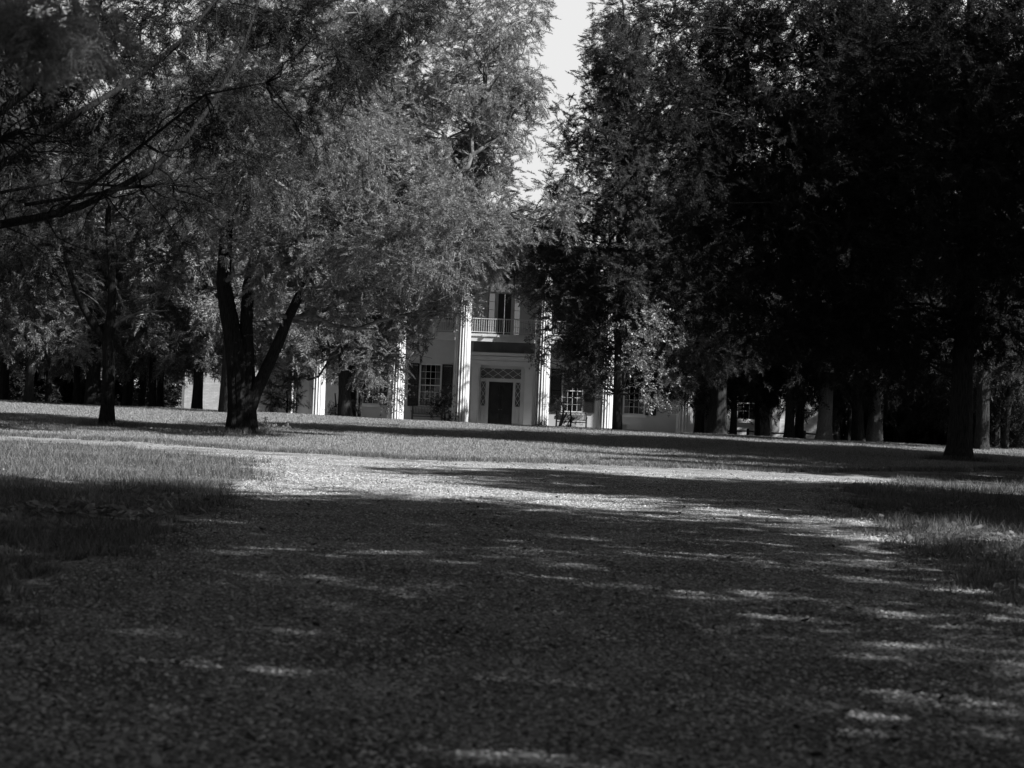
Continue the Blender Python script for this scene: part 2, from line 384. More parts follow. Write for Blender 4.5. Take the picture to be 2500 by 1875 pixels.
# sparse grass straggling into the edge of the gravel
q = 26000; Y = (r_.uniform(size=q) * (58 ** .6 - 9 ** .6) + 9 ** .6) ** (1 / .6); X = r_.uniform(-1, 1, q) * (Y * .31 + 1.5)
near = inside(X, Y) & ~(inside(X + .7, Y) & inside(X - .7, Y) & inside(X, Y + .9) & inside(X, Y - .9)) & (clump(np.stack([X, Y, X * 0], -1), 5.1, 2.) > .1)
X, Y = np.repeat(X[near], 9), np.repeat(Y[near], 9); X = X + r_.normal(size=len(X)) * .05; Y = Y + r_.normal(size=len(Y)) * .05
tag(link('straggling_grass', soup('straggling_grass', blades(X, Y, .03, .10, .010, r_, 1.3)), M_verge), 'sparse grass straggling from the verges into the gravel', 'grass', kind='stuff')
# fallen leaves and cedar litter on the drive
q = 9000; Y = (r_.uniform(size=q) * (50 ** .6 - 7 ** .6) + 7 ** .6) ** (1 / .6); X = r_.uniform(-1, 1, q) * (Y * .30 + 1)
P = np.stack([X, Y, H(X, Y) + .03], -1); a = r_.uniform(0, 6.3, q); d = np.stack([np.cos(a), np.sin(a), r_.uniform(-.3, .5, q)], -1); sd_ = np.stack([-np.sin(a), np.cos(a), r_.uniform(-.4, .4, q)], -1)
Ls = r_.uniform(.015, .05, q)[:, None]; Wd = Ls * r_.choice([.12, .5, .6], q)[:, None]
tag(link('leaf_litter', soup('leaf_litter', np.stack([P - d * Ls, P + sd_ * Wd, P + d * Ls, P - sd_ * Wd], 1), 4), M_litter), 'scattered fallen leaves and short dead twigs on the drive', 'leaf litter', kind='stuff')
# ragged tufts on the lawn edge
ex = r_.uniform(-16, 16, 900); ey = np.interp(ex, [p.x for p in gf], [p.y for p in gf]) + r_.normal(size=900) * .5
X = np.repeat(ex, 28) + r_.normal(size=900 * 28) * .09; Y = np.repeat(ey, 28) + r_.normal(size=900 * 28) * .09
tag(link('edge_grass', soup('edge_grass', blades(X, Y, .05, .15, .016, r_, 1.1)), M_verge), 'ragged taller grass tufts where the lawn meets the gravel', 'grass', kind='stuff')
# low broad-leaved ground weeds
def weeds(pts, n, s, name, label, mat):
    r = np.random.default_rng(len(pts) * 7 + n); P = []
    for (px, py, wx, wy) in pts:
        for _ in range(n):
            q = G(px + r.normal() * wx, py + r.normal() * wy)
            P.append((q.x, q.y, q.z))
    P = np.array(P); P = P[~inside(P[:, 0], P[:, 1])]; P = np.repeat(P, 6, 0) + r.normal(size=(len(P) * 6, 3)) * np.array([.1, .1, .015]); P[:, 2] += .05
    a = r.uniform(0, 6.3, len(P)); d = np.stack([np.cos(a), np.sin(a), r.uniform(.0, .7, len(P))], -1); d = nrm(d); sd = nrm(np.cross(d, [0, 0, 1.0]) + r.normal(size=d.shape) * .2)
    L = (s * r.uniform(.6, 1.4, len(P)))[:, None]
    Q = np.stack([P, P + d * L * .5 + sd * L * .36, P + d * L, P + d * L * .5 - sd * L * .36], 1)
    tag(link(name, soup(name, Q, 4), mat), label, 'weeds', kind='stuff')
weeds([(60, 1290, 90, 18), (230, 1255, 70, 10), (360, 1240, 70, 14), (700, 1262, 0, 0), (110, 1250, 80, 12), (690 - 350, 1262, 40, 8)], 26, .11, 'broadleaf_weeds', 'low pale broad-leaved weeds in the left verge grass', M_weed)
weeds([(2260, 1290, 110, 30), (2400, 1330, 80, 30), (2180, 1250, 80, 20), (2440, 1420, 60, 40), (2380, 1240, 80, 14)], 26, .09, 'trailing_weeds', 'low dark trailing weeds in the right verge grass', M_weed)

# ------------------------------------------------------------------ trees
def px_lobes(lst, origin):
    out = []
    for (px, py, rx, ry, Y, *dp) in lst:
        c = at(px, py, Y); k = Y / FPX
        out.append((c.x - origin.x, c.y - origin.y, c.z - origin.z, rx * k, (dp[0] if dp else (rx + ry) / 2 * k), ry * k))
    return out
def inner_branches(mb, lobes, start, seed, r0=.09, twigs=5, sides=6):
    r = random.Random(seed)
    for i, (cx, cy, cz, rx, ry, rz) in enumerate(lobes):
        c = Vector((cx, cy, cz)); s = min(start, key=lambda p: (Vector(p) - c).length * (1 if p[2] < cz else 1.6))
        pa = limb_path(s, c, -.05, 8, .5, seed + i); mb.tube(pa, taper(r0, 8, .4, 0), sides)
        for k in range(twigs):
            a = pa[r.randrange(3, 8)]; d = Vector((r.gauss(0, 1), r.gauss(0, 1), r.gauss(0, .7))).normalized()
            b = c + Vector((d.x * rx, d.y * ry, d.z * rz)) * .95
            mb.tube(limb_path(a, b, -.04, 6, .6, seed + i * 9 + k), taper(r0 * .38, 6, .3, 0), 5)
# --- shared crowns for the ordinary cedars (built once, reused by copies)
def generic_crown(seed, h0, h1, rad, tmpl, dens, mat):
    r = random.Random(seed); lobes = []; n = 15
    for i in range(n):
        t = (i + .5) / n; z = h0 + (h1 - h0) * t; prof = (math.sin(math.pi * min(1, .22 + t * .78)) ** .7) * (1 - .25 * t)
        a = i * 2.4 + r.uniform(-.4, .4); ro = rad * prof * r.uniform(.4, .62); s = rad * prof * r.uniform(.42, .62) + .5
        lobes.append((math.cos(a) * ro, math.sin(a) * ro, z, s, s, s * .72))
    lobes.append((0, 0, h1, rad * .3, rad * .3, rad * .45)); lobes.append((0, 0, (h0 + h1) / 2, rad * .45, rad * .45, (h1 - h0) * .42))
    me = soup('crown', lobe_foliage(lobes, dens, tmpl, seed, per=5)); me.materials.append(mat); return me, lobes
def make_trunk_mesh(h, r, seed, lobes=None, mat=M_bark, tip=.3, lean=(0, 0), sides=22, wob=.07):
    mb = MB(); P = trunk_path(h, lean, seed, 9, wob); D = dense_path(P, 4); D = D[:1] + [D[0].lerp(D[1], .25), D[0].lerp(D[1], .6)] + D[1:]
    mb.tube(D, [r * (1 - (1 - tip) * p.z / h) * (1 + .38 * math.exp(-p.z / .32)) for p in D], sides, .09, seed)
    if lobes: inner_branches(mb, lobes, [tuple(p) for p in P[2:]], seed, min(.09, r * .3), 2, 5)
    me = mb.mesh('trunk', True); me.materials.append(mat); return me
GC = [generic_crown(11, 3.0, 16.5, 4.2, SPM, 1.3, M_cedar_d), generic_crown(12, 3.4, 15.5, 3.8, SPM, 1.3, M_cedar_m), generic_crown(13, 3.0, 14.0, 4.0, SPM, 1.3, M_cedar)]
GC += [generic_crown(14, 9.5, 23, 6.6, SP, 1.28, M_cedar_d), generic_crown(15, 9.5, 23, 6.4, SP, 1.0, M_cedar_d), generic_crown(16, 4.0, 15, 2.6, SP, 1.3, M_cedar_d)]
GT = {}
def cedar(px, py, Y, wpx, gi, label, group, s=1.0, rz=0., pale=False, zoff=0, lean=(0, 0), wide=None):
    p = at(px, py, Y); p.z = float(H(p.x, p.y)) - .05
    wide = wide or WD.get(px)
    rad = wpx / 2 / FPX * Y / (wide or s)
    key = (gi, pale, round(rad, 2), lean)
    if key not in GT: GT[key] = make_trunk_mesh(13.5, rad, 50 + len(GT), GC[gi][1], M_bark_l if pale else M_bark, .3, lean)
    t = empty('cedar_tree', p, label, 'tree', group, rz, s)
    if wide: t.scale = (wide, wide, s)
    link('trunk', GT[key], None, t)
    c = link('crown', GC[gi][0], None, t); c.location = (lean[0] * .6, lean[1] * .6, zoff); return t
WD = {2013: .6, 2135: .6, 2072: .6, 1929: .75, 1952: .75}
GRL = 'cedars standing along the left of the lawn'; GRR = 'cedars standing along the right of the lawn'
left = [
 (10, 960, 92, 22, 2, 'dark cedar trunk at the far left edge of the lawn', 1.0, .2),
 (120, 960, 103, 16, 2, 'thin shaded cedar in the gloom left of the twin dark trunks', 1.0, 1.2),
 (187, 940, 94, 22, 2, 'slim cedar with a light streaked trunk, behind the small forked tree', .95, 2.0),
 (228, 930, 90, 38, 2, 'wide black cedar trunk just behind the small forked tree', .95, 3.0),
 (345, 960, 97, 17, 2, 'slender cedar with one lit edge, right of the forked tree', .95, .6),
 (375, 950, 92, 20, 2, 'leaning slender cedar, the left one of a close pair', .9, 1.6),
 (395, 960, 95, 18, 2, 'slender cedar directly left of the pale brick wing corner', 1.0, 4.0),
 (482, 960, 91, 27, 2, 'curving dark cedar trunk in front of the pale brick wing', .9, 5.0),
 (547, 960, 93, 25, 2, 'straight dark cedar trunk between the brick wing and the large multi-stem tree', .95, 2.6)]
for a in left: cedar(*a[:5], a[5], GRL, a[6], a[7], lean=(.5, 0) if a[0] in (375, 482) else (0, 0))
for i, (x, y, s, lab) in enumerate([(-31, 100, 1.0, 'deep background cedar far left, mostly hidden by nearer foliage'), (-25, 112, 1.1, 'background cedar left, beyond the shaded group of trunks'), (-36, 84, 1., 'cedar beyond the left frame edge whose side shows at the edge'), (-19, 118, 1.0, 'background cedar showing behind the left brick wing corner'), (-30, 76, .9, 'cedar at the left edge in front of the background row'), (-22, 84, .85, 'low bushy cedar left of the forked tree with lit foliage')]):
    t = empty('cedar_tree', (x, y, float(H(x, y)) - .05), lab, 'tree', GRL, i * 1.3, s)
    link('trunk', list(GT.values())[i % 3], None, t); link('crown', GC[2][0], None, t)
right = [
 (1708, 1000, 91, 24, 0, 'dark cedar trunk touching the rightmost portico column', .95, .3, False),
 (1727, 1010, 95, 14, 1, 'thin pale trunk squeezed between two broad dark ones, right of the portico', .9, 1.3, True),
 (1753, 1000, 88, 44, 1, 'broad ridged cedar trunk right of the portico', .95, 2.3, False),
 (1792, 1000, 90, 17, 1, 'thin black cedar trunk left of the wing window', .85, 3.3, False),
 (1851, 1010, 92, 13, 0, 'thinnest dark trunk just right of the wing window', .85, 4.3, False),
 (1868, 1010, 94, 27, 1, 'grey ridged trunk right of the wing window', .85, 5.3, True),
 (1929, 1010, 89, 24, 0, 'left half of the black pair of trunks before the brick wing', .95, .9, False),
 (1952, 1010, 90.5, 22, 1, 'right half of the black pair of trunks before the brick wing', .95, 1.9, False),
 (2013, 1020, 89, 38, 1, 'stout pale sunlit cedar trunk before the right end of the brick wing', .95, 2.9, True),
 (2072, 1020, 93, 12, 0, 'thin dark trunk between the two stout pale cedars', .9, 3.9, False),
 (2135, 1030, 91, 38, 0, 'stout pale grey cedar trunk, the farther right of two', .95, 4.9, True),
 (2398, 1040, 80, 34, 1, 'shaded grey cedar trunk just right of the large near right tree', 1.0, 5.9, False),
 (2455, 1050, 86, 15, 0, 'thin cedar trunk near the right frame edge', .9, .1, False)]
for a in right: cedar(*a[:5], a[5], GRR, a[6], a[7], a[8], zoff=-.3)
for i, (x, y, s, lab) in enumerate([(25, 95, 1.05, 'dense background cedar right of the stout pale trunks'), (33, 86, 1.0, 'background cedar beyond the thin right edge trunk'), (27, 106, 1.1, 'background cedar behind the brick wing end'), (30, 104, 1.1, 'deep background cedar at the far right'), (34, 98, 1.3, 'cedar at the right frame edge behind the large near tree'), (38, 112, 1.9, 'deepest background cedar at the right frame edge'), (17, 90, 1.2, 'tall cedar rising above the right row of trunks'), (31, 112, 1.8, 'tall cedar behind the large near right tree')]):
    t = empty('cedar_tree', (x, y, float(H(x, y)) - .05), lab, 'tree', GRR, i * 1.7, s)
    link('trunk', list(GT.values())[i % 4], None, t); c = link('crown', GC[i % 2][0], None, t)
    if i < 6: c.location.z = -1.2

# --- large multi-stem cedar on the left
def stem(mb, pts, w, base, sides=20, flute=.1, seed=1):
    P = [at(*p) - base for p in pts]; r = [x / 2 / FPX * p[2] for x, p in zip(w, pts)]
    mb.tube(dense_path(P, 4), dense_rad(r, 4), sides, flute, seed); return P
b2 = G(588, 1058); YT = b2.y; b2.z -= .06
t2 = empty('cedar_tree', b2, 'large old cedar with several dark stems and a broad lit crown on the left lawn', 'tree')
mb = MB(); Pa = stem(mb, [(585, 1064, YT), (583, 1000, YT), (578, 900, YT), (570, 830, YT), (556, 760, YT), (545, 690, YT), (552, 560, YT), (590, 400, YT), (620, 200, YT)], [70, 52, 46, 42, 38, 34, 30, 24, 12], b2, 26, .15, 3)
mb.build('trunk', M_bark_b, t2, True)
mb = MB(); Pb = stem(mb, [(605, 1062, YT - .1), (604, 1000, YT), (603, 900, YT + .1), (600, 800, YT + .2), (606, 700, YT + .3), (640, 560, YT), (720, 400, YT), (800, 200, YT)], [52, 40, 34, 30, 28, 22, 16, 8], b2, 18, .14, 4); mb.build('limb', M_bark_b, t2, True)
mb = MB(); Pc = stem(mb, [(606, 1010, YT), (622, 960, YT), (648, 905, YT), (676, 845, YT), (702, 780, YT), (740, 700, YT - .5), (820, 600, YT - .8), (960, 500, YT - 1), (1120, 420, YT - 1)], [34, 34, 30, 27, 24, 20, 15, 10, 6], b2, 16, .08, 5); mb.build('limb', M_bark_b, t2, True)
L2 = [(640, 590, 130, 80, YT - 1), (560, 480, 200, 110, YT), (820, 470, 200, 150, YT), (760, 640, 120, 60, YT - 1), (655, 720, 35, 40, YT - 1.5), (640, 800, 28, 40, YT + 1), (900, 620, 150, 110, YT), (1010, 480, 170, 150, YT), (1060, 620, 120, 80, YT - 1),
      (1150, 560, 150, 75, YT - 1), (1270, 540, 110, 55, YT - 1), (1365, 505, 45, 28, YT - 1), (1080, 320, 170, 140, YT), (1180, 400, 90, 110, YT), (1180, 180, 130, 140, YT), (1240, 60, 95, 110, YT),
      (980, 140, 180, 140, YT + 1), (760, 260, 200, 170, YT), (560, 260, 200, 160, YT + 1), (800, 60, 220, 110, YT + 1), (1290, 230, 50, 50, YT), (1100, 740, 45, 35, YT), (1190, 660, 45, 35, YT - 1), (860, 760, 130, 60, YT + 1), (420, 360, 170, 170, YT + 1), (1000, 620, 170, 80, YT - 4, 2), (1090, 520, 160, 110, YT - 4, 2), (880, 630, 110, 60, YT - 3, 1.6), (1210, 330, 90, 100, YT), (700, 520, 150, 120, YT - 2), (1130, 690, 60, 40, YT - 1), (960, 700, 120, 50, YT - 1), (820, 740, 70, 50, YT), (900, -20, 220, 90, YT + 1), (1110, 0, 150, 90, YT + 1), (660, -10, 200, 90, YT + 2), (655, 680, 45, 50, YT - 1.5, .8), (742, 705, 55, 50, YT - 1.5, .8), (600, 610, 60, 40, YT - 1.5, .8), (700, 600, 80, 50, YT - 2, 1), (600, 350, 200, 150, YT - 6, 2.5), (840, 300, 180, 150, YT - 6, 2.5), (420, 450, 150, 100, YT - 6, 2.5)]
lob = px_lobes(L2, b2)
link('crown', soup('crown', lobe_foliage(lob, 4.4, SPH, 5, per=5, spread=.34, scale=(.45, 1.0), droop=.25, gap=.0)), M_cedar, t2)
mb = MB(); inner_branches(mb, lob, [tuple(p) for p in Pa[4:] + Pb[4:] + Pc[4:]], 8, .085, 6); mb.build('branch', M_twig, t2, True)
# --- small forked cedar
b1 = G(263, 1040); YF = b1.y; b1.z -= .06
t1 = empty('cedar_tree', b1, 'smaller forked cedar with a bare curved branch, left of the large multi-stem one', 'tree')
mb = MB(); Pa = stem(mb, [(261, 1046, YF), (263, 990, YF), (266, 900, YF), (264, 830, YF), (272, 760, YF), (274, 690, YF), (270, 640, YF), (262, 540, YF), (270, 400, YF)], [46, 33, 30, 30, 22, 20, 17, 14, 8], b1, 20, .1, 6); mb.build('trunk', M_bark_b, t1, True)
mb = MB(); Pb = stem(mb, [(262, 835, YF), (246, 815, YF), (222, 785, YF), (200, 745, YF), (182, 700, YF), (166, 650, YF), (150, 560, YF)], [22, 21, 19, 16, 14, 13, 9], b1, 14, .08, 7); mb.build('limb', M_bark_b, t1, True)
mb = MB(); Pc = stem(mb, [(270, 805, YF), (290, 785, YF - .2), (330, 765, YF - .4), (370, 760, YF - .5), (412, 757, YF - .6)], [9, 8, 6.5, 5, 3], b1, 10, .05, 8)
stem(mb, [(282, 700, YF), (300, 745, YF), (330, 775, YF + .1), (360, 785, YF + .2), (398, 785, YF + .2)], [6, 5, 4, 3, 2], b1, 8, 0, 9)
stem(mb, [(262, 770, YF), (238, 740, YF), (215, 722, YF), (190, 707, YF)], [5, 4, 3, 2], b1, 8, 0, 9)
mb.build('branch', M_twig, t1, True)
L1 = [(200, 540, 170, 75, YF), (60, 560, 130, 90, YF + 1), (330, 600, 90, 50, YF + 1, .7), (430, 640, 90, 50, YF + 3, .8), (180, 400, 200, 120, YF), (330, 440, 120, 110, YF + 1), (40, 400, 130, 130, YF), (140, 250, 200, 130, YF), (60, 690, 80, 50, YF + 2), (470, 560, 60, 50, YF + 2, .8)]
lob = px_lobes(L1, b1)
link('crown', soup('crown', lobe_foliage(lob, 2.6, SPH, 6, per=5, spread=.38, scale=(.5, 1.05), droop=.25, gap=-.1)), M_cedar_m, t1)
mb = MB(); inner_branches(mb, lob, [tuple(p) for p in Pa[5:] + Pb[4:]], 18, .06, 5); mb.build('branch', M_twig, t1, True)
# --- tall cedar close to the left half of the portico (dark trunk at 842)
YA = 88.0; ba = at(842, 1010, YA); ba.z = float(H(ba.x, ba.y)) - .05
ta = empty('cedar_tree', ba, 'tall cedar with feathery low boughs in front of the left half of the portico', 'tree')
mb = MB(); Pa = stem(mb, [(842, 1040, YA), (842, 960, YA), (840, 860, YA), (850, 700, YA), (870, 450, YA), (880, 200, YA), (900, -100, YA)], [40, 30, 28, 26, 20, 14, 6], ba, 18, .1, 12); mb.build('trunk', M_bark, ta, True)
LA = [(760, 880, 80, 50, YA), (830, 840, 110, 50, YA), (930, 870, 85, 38, YA - 1), (1010, 860, 55, 28, YA - 1), (960, 770, 110, 60, YA), (800, 740, 140, 90, YA), (1040, 780, 50, 40, YA - 1), (1010, 660, 140, 70, YA), (1090, 560, 130, 90, YA), (900, 500, 200, 150, YA), (1090, 330, 160, 160, YA), (1200, 180, 110, 170, YA), (1240, 20, 90, 120, YA), (900, 200, 200, 200, YA), (640, 890, 80, 55, YA + 4), (700, 820, 110, 70, YA + 3), (690, 940, 50, 40, YA + 6), (1100, 650, 90, 50, YA - 1), (1180, 620, 90, 50, YA - 1), (1060, 720, 70, 35, YA - 1), (860, 790, 130, 70, YA), (740, 800, 100, 80, YA), (900, 900, 60, 40, YA - 1), (660, 760, 120, 90, YA + 2), (1180, 480, 120, 100, YA)]
lob = px_lobes(LA, ba)
link('crown', soup('crown', lobe_foliage(lob, 2.3, SPH, 7, per=5, spread=.42, scale=(.55, 1.15), droop=.3, gap=.02)), M_cedar, ta)
mb = MB(); inner_branches(mb, lob, [tuple(p) for p in Pa[2:]], 28, .07, 4); mb.build('branch', M_twig, ta, True)
# --- broadleaf tree, left portico (leafy mass by second column)
def broadleaf(name, label, cat, base, stems, lobs, dens, seed, tm=LS, scale=(.8, 1.3), mat=M_broad, bark=M_bark, per=4, gap=-.1):
    t = empty(name, base, label, cat); mb = MB(); S = []
    for (pts, w) in stems: S += stem(mb, pts, w, base, 12, .05, seed)
    lob = px_lobes(lobs, base); inner_branches(mb, lob, [tuple(p) for p in S[1:]], seed, .03, 3, 5)
    mb.build('trunk', bark, t, True)
    link('crown', soup('crown', lobe_foliage(lob, dens, tm, seed, per=per, spread=.35, scale=scale, droop=.15, gap=gap), 4), mat, t); return t
def under(px, py, Y): p = at(px, py, Y); p.z = float(H(p.x, p.y)) - .03; return p
YB = 96.0
broadleaf('magnolia_tree', 'glossy broad-leaved tree overhanging the second portico column from the left', 'tree', under(875, 1010, YB), [([(875, 1035, YB), (882, 960, YB), (910, 900, YB), (930, 850, YB)], [9, 8, 6, 4])],
          [(945, 950, 38, 30, YB), (930, 915, 50, 32, YB), (975, 975, 18, 14, YB), (965, 905, 25, 25, YB), (880, 900, 45, 35, YB), (850, 860, 60, 40, YB), (990, 965, 10, 8, YB), (950, 985, 18, 8, YB)], 3.2, 31)
# --- magnolia in front of the right half of the portico
YM = 86.0
bm_ = under(1507, 1045, YM)
broadleaf('magnolia_tree', 'tall magnolia with a dark trunk and glossy lit leaves, right half of the portico', 'tree', bm_, [([(1507, 1060, YM), (1508, 960, YM), (1510, 850, YM), (1500, 740, YM + 1)], [27, 21, 19, 12])],
          [(1590, 860, 65, 55, YM - 3), (1560, 790, 80, 60, YM - 2), (1600, 930, 42, 32, YM - 3), (1612, 985, 26, 22, YM - 3), (1480, 800, 90, 70, YM + 1), (1440, 860, 70, 40, YM + 1), (1500, 880, 60, 35, YM + 1), (1400, 760, 50, 55, YM + 2), (1385, 850, 34, 40, YM + 2), (1440, 690, 90, 90, YM + 2), (1590, 720, 90, 60, YM), (1545, 890, 20, 18, YM - 2), (1290, 720, 28, 45, YM + 2), (1310, 820, 20, 20, YM + 2), (1318, 880, 14, 14, YM + 2), (1275, 690, 30, 22, YM + 2), (1640, 1000, 16, 14, YM - 2), (1660, 900, 70, 60, YM + 1), (1680, 960, 45, 22, YM + 1), (1480, 960, 20, 26, YM), (1470, 920, 26, 18, YM), (1375, 700, 50, 60, YM + 2), (1275, 700, 40, 35, YM + 2), (1290, 765, 34, 50, YM + 2), (1312, 835, 22, 28, YM + 2), (1400, 900, 45, 35, YM + 2), (1440, 925, 30, 24, YM + 2), (1345, 900, 12, 14, YM + 2), (1318, 765, 30, 55, YM + 2), (1325, 850, 22, 28, YM + 2), (1410, 935, 40, 24, YM + 2), (1445, 880, 40, 40, YM + 2), (1300, 690, 40, 30, YM + 2)], 2.3, 32)
# --- conical cedar right of the sky gap
YR = 86.0; br_ = under(1475, 1045, YR)
br_.x += 1.2
tr_ = empty('cedar_tree', br_, 'tall dark cedar edging the right side of the bright sky gap', 'tree')
mb = MB(); Pa = stem(mb, [(1560, 930, YR + 2), (1560, 700, YR + 2), (1550, 400, YR + 2), (1530, 100, YR + 2), (1510, -100, YR + 2)], [18, 14, 10, 6, 3], br_, 14, .1, 13); mb.build('trunk', M_bark, tr_, True)
LR = [(1400, 640, 75, 70, YR), (1500, 620, 110, 100, YR), (1385, 520, 60, 60, YR), (1480, 470, 120, 110, YR), (1410, 380, 70, 75, YR), (1500, 320, 110, 110, YR), (1465, 230, 58, 80, YR), (1540, 160, 110, 120, YR), (1470, 110, 42, 50, YR), (1620, 420, 130, 140, YR), (1640, 640, 120, 120, YR), (1680, 220, 130, 160, YR), (1520, 30, 80, 80, YR), (1640, 780, 110, 80, YR), (1340, 460, 25, 30, YR), (1375, 300, 25, 30, YR), (1350, 600, 30, 40, YR), (1470, 720, 100, 60, YR), (1270, 590, 70, 45, YR + 2), (1300, 640, 50, 45, YR + 2), (1250, 640, 40, 30, YR + 2), (1700, 560, 140, 130, YR), (1560, 540, 130, 120, YR), (1590, 300, 130, 120, YR), (1720, 860, 80, 60, YR), (1400, 800, 45, 80, YR), (1440, 900, 50, 40, YR), (1390, 720, 60, 60, YR), (1450, 800, 60, 60, YR), (1335, 720, 26, 60, YR), (1420, 860, 60, 60, YR), (1340, 565, 60, 45, YR), (1400, 600, 60, 50, YR), (1350, 680, 34, 40, YR), (1330, 640, 34, 34, YR), (1520, 700, 80, 90, YR - 1), (1530, 420, 80, 160, YR - 1), (1520, 160, 60, 120, YR - 1), (1500, 860, 60, 50, YR + 1)]
lob = px_lobes(LR, br_)
link('crown', soup('crown', lobe_foliage(lob, 3.0, SPH, 9, per=5, spread=.4, scale=(.6, 1.2), droop=.15, gap=-.1)), M_cedar_m, tr_)
mb = MB(); inner_branches(mb, lob, [tuple(p) for p in Pa[1:]], 38, .05, 2); mb.build('branch', M_bark, tr_, True)

# --- large right tree with bare trunk (2340)
b3 = G(2338, 1126); Y3 = b3.y; b3.z -= .06
t3 = empty('cedar_tree', b3, 'large straight cedar with flared dark trunk at the right side of the lawn', 'tree')
mb = MB(); Pa = stem(mb, [(2338, 1134, Y3), (2342, 1090, Y3), (2346, 1000, Y3), (2350, 900, Y3), (2356, 780, Y3), (2362, 600, Y3), (2366, 400, Y3), (2370, 150, Y3), (2375, -200, Y3)], [82, 62, 54, 48, 44, 38, 32, 24, 8], b3, 26, .1, 14); mb.build('trunk', M_bark, t3, True)
L3 = [(2200, 820, 170, 80, Y3), (2040, 760, 150, 90, Y3), (1900, 800, 120, 70, Y3), (2440, 780, 130, 90, Y3), (2100, 620, 220, 120, Y3), (1900, 600, 180, 130, Y3), (1780, 520, 150, 150, Y3), (2000, 420, 250, 170, Y3), (2300, 420, 230, 180, Y3), (1800, 300, 170, 160, Y3), (2000, 180, 260, 170, Y3), (2350, 180, 240, 170, Y3), (1780, 120, 150, 130, Y3), (1700, 420, 60, 100, Y3 - 2), (1650, 250, 70, 90, Y3 - 2), (1690, 640, 60, 60, Y3 - 1), (1650, 60, 90, 80, Y3 - 2), (1980, 20, 300, 90, Y3), (2480, 600, 120, 160, Y3), (1760, 740, 110, 60, Y3), (2480, 300, 160, 200, Y3), (2060, 880, 70, 25, Y3 + 3), (2370, 620, 120, 110, Y3 - 3, 2), (2360, 400, 150, 130, Y3 - 3, 2), (2390, 180, 150, 140, Y3 - 3, 2), (2400, 20, 140, 90, Y3 - 3, 2)]
lob = px_lobes(L3, b3)
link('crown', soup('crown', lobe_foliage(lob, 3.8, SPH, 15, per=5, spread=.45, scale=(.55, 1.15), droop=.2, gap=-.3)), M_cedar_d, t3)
mb = MB(); inner_branches(mb, lob, [tuple(p) for p in Pa[3:]], 48, .05, 3); mb.build('branch', M_bark, t3, True)

# taller unmown grass round the feet of the three nearest trunks
X = []; Y = []
for q_, k_ in ((b2, 2600), (b1, 1300), (b3, 2200)):
    a = r_.uniform(0, 6.3, k_); d = .42 + np.abs(r_.normal(size=k_)) * .35; X.append(q_.x + np.cos(a) * d * 1.3); Y.append(q_.y + np.sin(a) * d)
X = np.concatenate(X); Y = np.concatenate(Y)
tag(link('trunk_foot_grass', soup('trunk_foot_grass', blades(X, Y, .07, .26, .016, r_, .9)), M_verge), 'taller unmown grass round the feet of the nearest trunks', 'grass', kind='stuff')

# --- near left cedar: long rising limbs and a sprig close to the lens
YN = 26.0
bn = Vector((-10.0, 24, -.05))
tn = empty('cedar_tree', bn, 'near left cedar outside the frame reaching long bare rising limbs across the upper left', 'tree')
mb = MB(); pn = trunk_path(14, (0, 0), 5, 9, .05); mb.tube(dense_path(pn), dense_rad(taper(.42, 9, .2, .4)), 20, .1, 5); mb.build('trunk', M_bark, tn, True)
for i, (pts, w) in enumerate([
   ([(-500, 700, YN - 2), (-120, 580, YN - 1), (0, 548, YN), (110, 528, YN), (200, 502, YN + .5), (300, 452, YN + 1), (380, 405, YN + 1.5), (460, 330, YN + 2), (525, 240, YN + 2.5), (590, 120, YN + 3), (630, 0, YN + 3.5)], [38, 30, 22, 20, 18, 16, 14, 12, 10, 8, 6]),
   ([(-500, 520, YN), (-100, 440, YN + 1), (0, 390, YN + 1), (100, 330, YN + 1), (200, 270, YN + 1), (330, 190, YN + 2), (450, 90, YN + 2), (540, -20, YN + 3)], [34, 26, 20, 18, 16, 12, 9, 6]),
   ([(-500, 420, YN), (-100, 330, YN), (0, 270, YN), (80, 210, YN), (180, 130, YN), (300, 30, YN)], [32, 24, 22, 18, 14, 9]),
   ([(-400, 500, YN), (0, 340, YN - 1), (45, 320, YN - 1.2)], [26, 17, 15]),
   ([(60, 500, YN), (250, 470, YN + .5), (330, 455, YN + 1), (470, 440, YN + 2)], [10, 8, 7, 3]),
   ([(0, 470, YN), (150, 440, YN + .5), (260, 452, YN + 1), (340, 458, YN + 1), (420, 452, YN + 2)], [9, 8, 7, 5, 3]),
   ([(150, 510, YN), (350, 350, YN), (500, 230, YN), (650, 200, YN)], [8, 8, 6, 3])]):
    mb = MB(); P_ = stem(mb, pts, w, bn, 12, .05, 60 + i)
    rr = random.Random(70 + i)
    for k in range(16):
        a = P_[rr.randrange(1, len(P_))]; L_ = rr.uniform(.4, 1.4); d = Vector((rr.uniform(-.3, 1), rr.uniform(-.5, .5), rr.uniform(-.5, .9))).normalized()
        mb.tube(limb_path(a, a + d * L_, -.06, 6, .5, k), taper(.014, 6, .3, 0), 5)
    mb.build('limb', M_bark_b, tn, True)
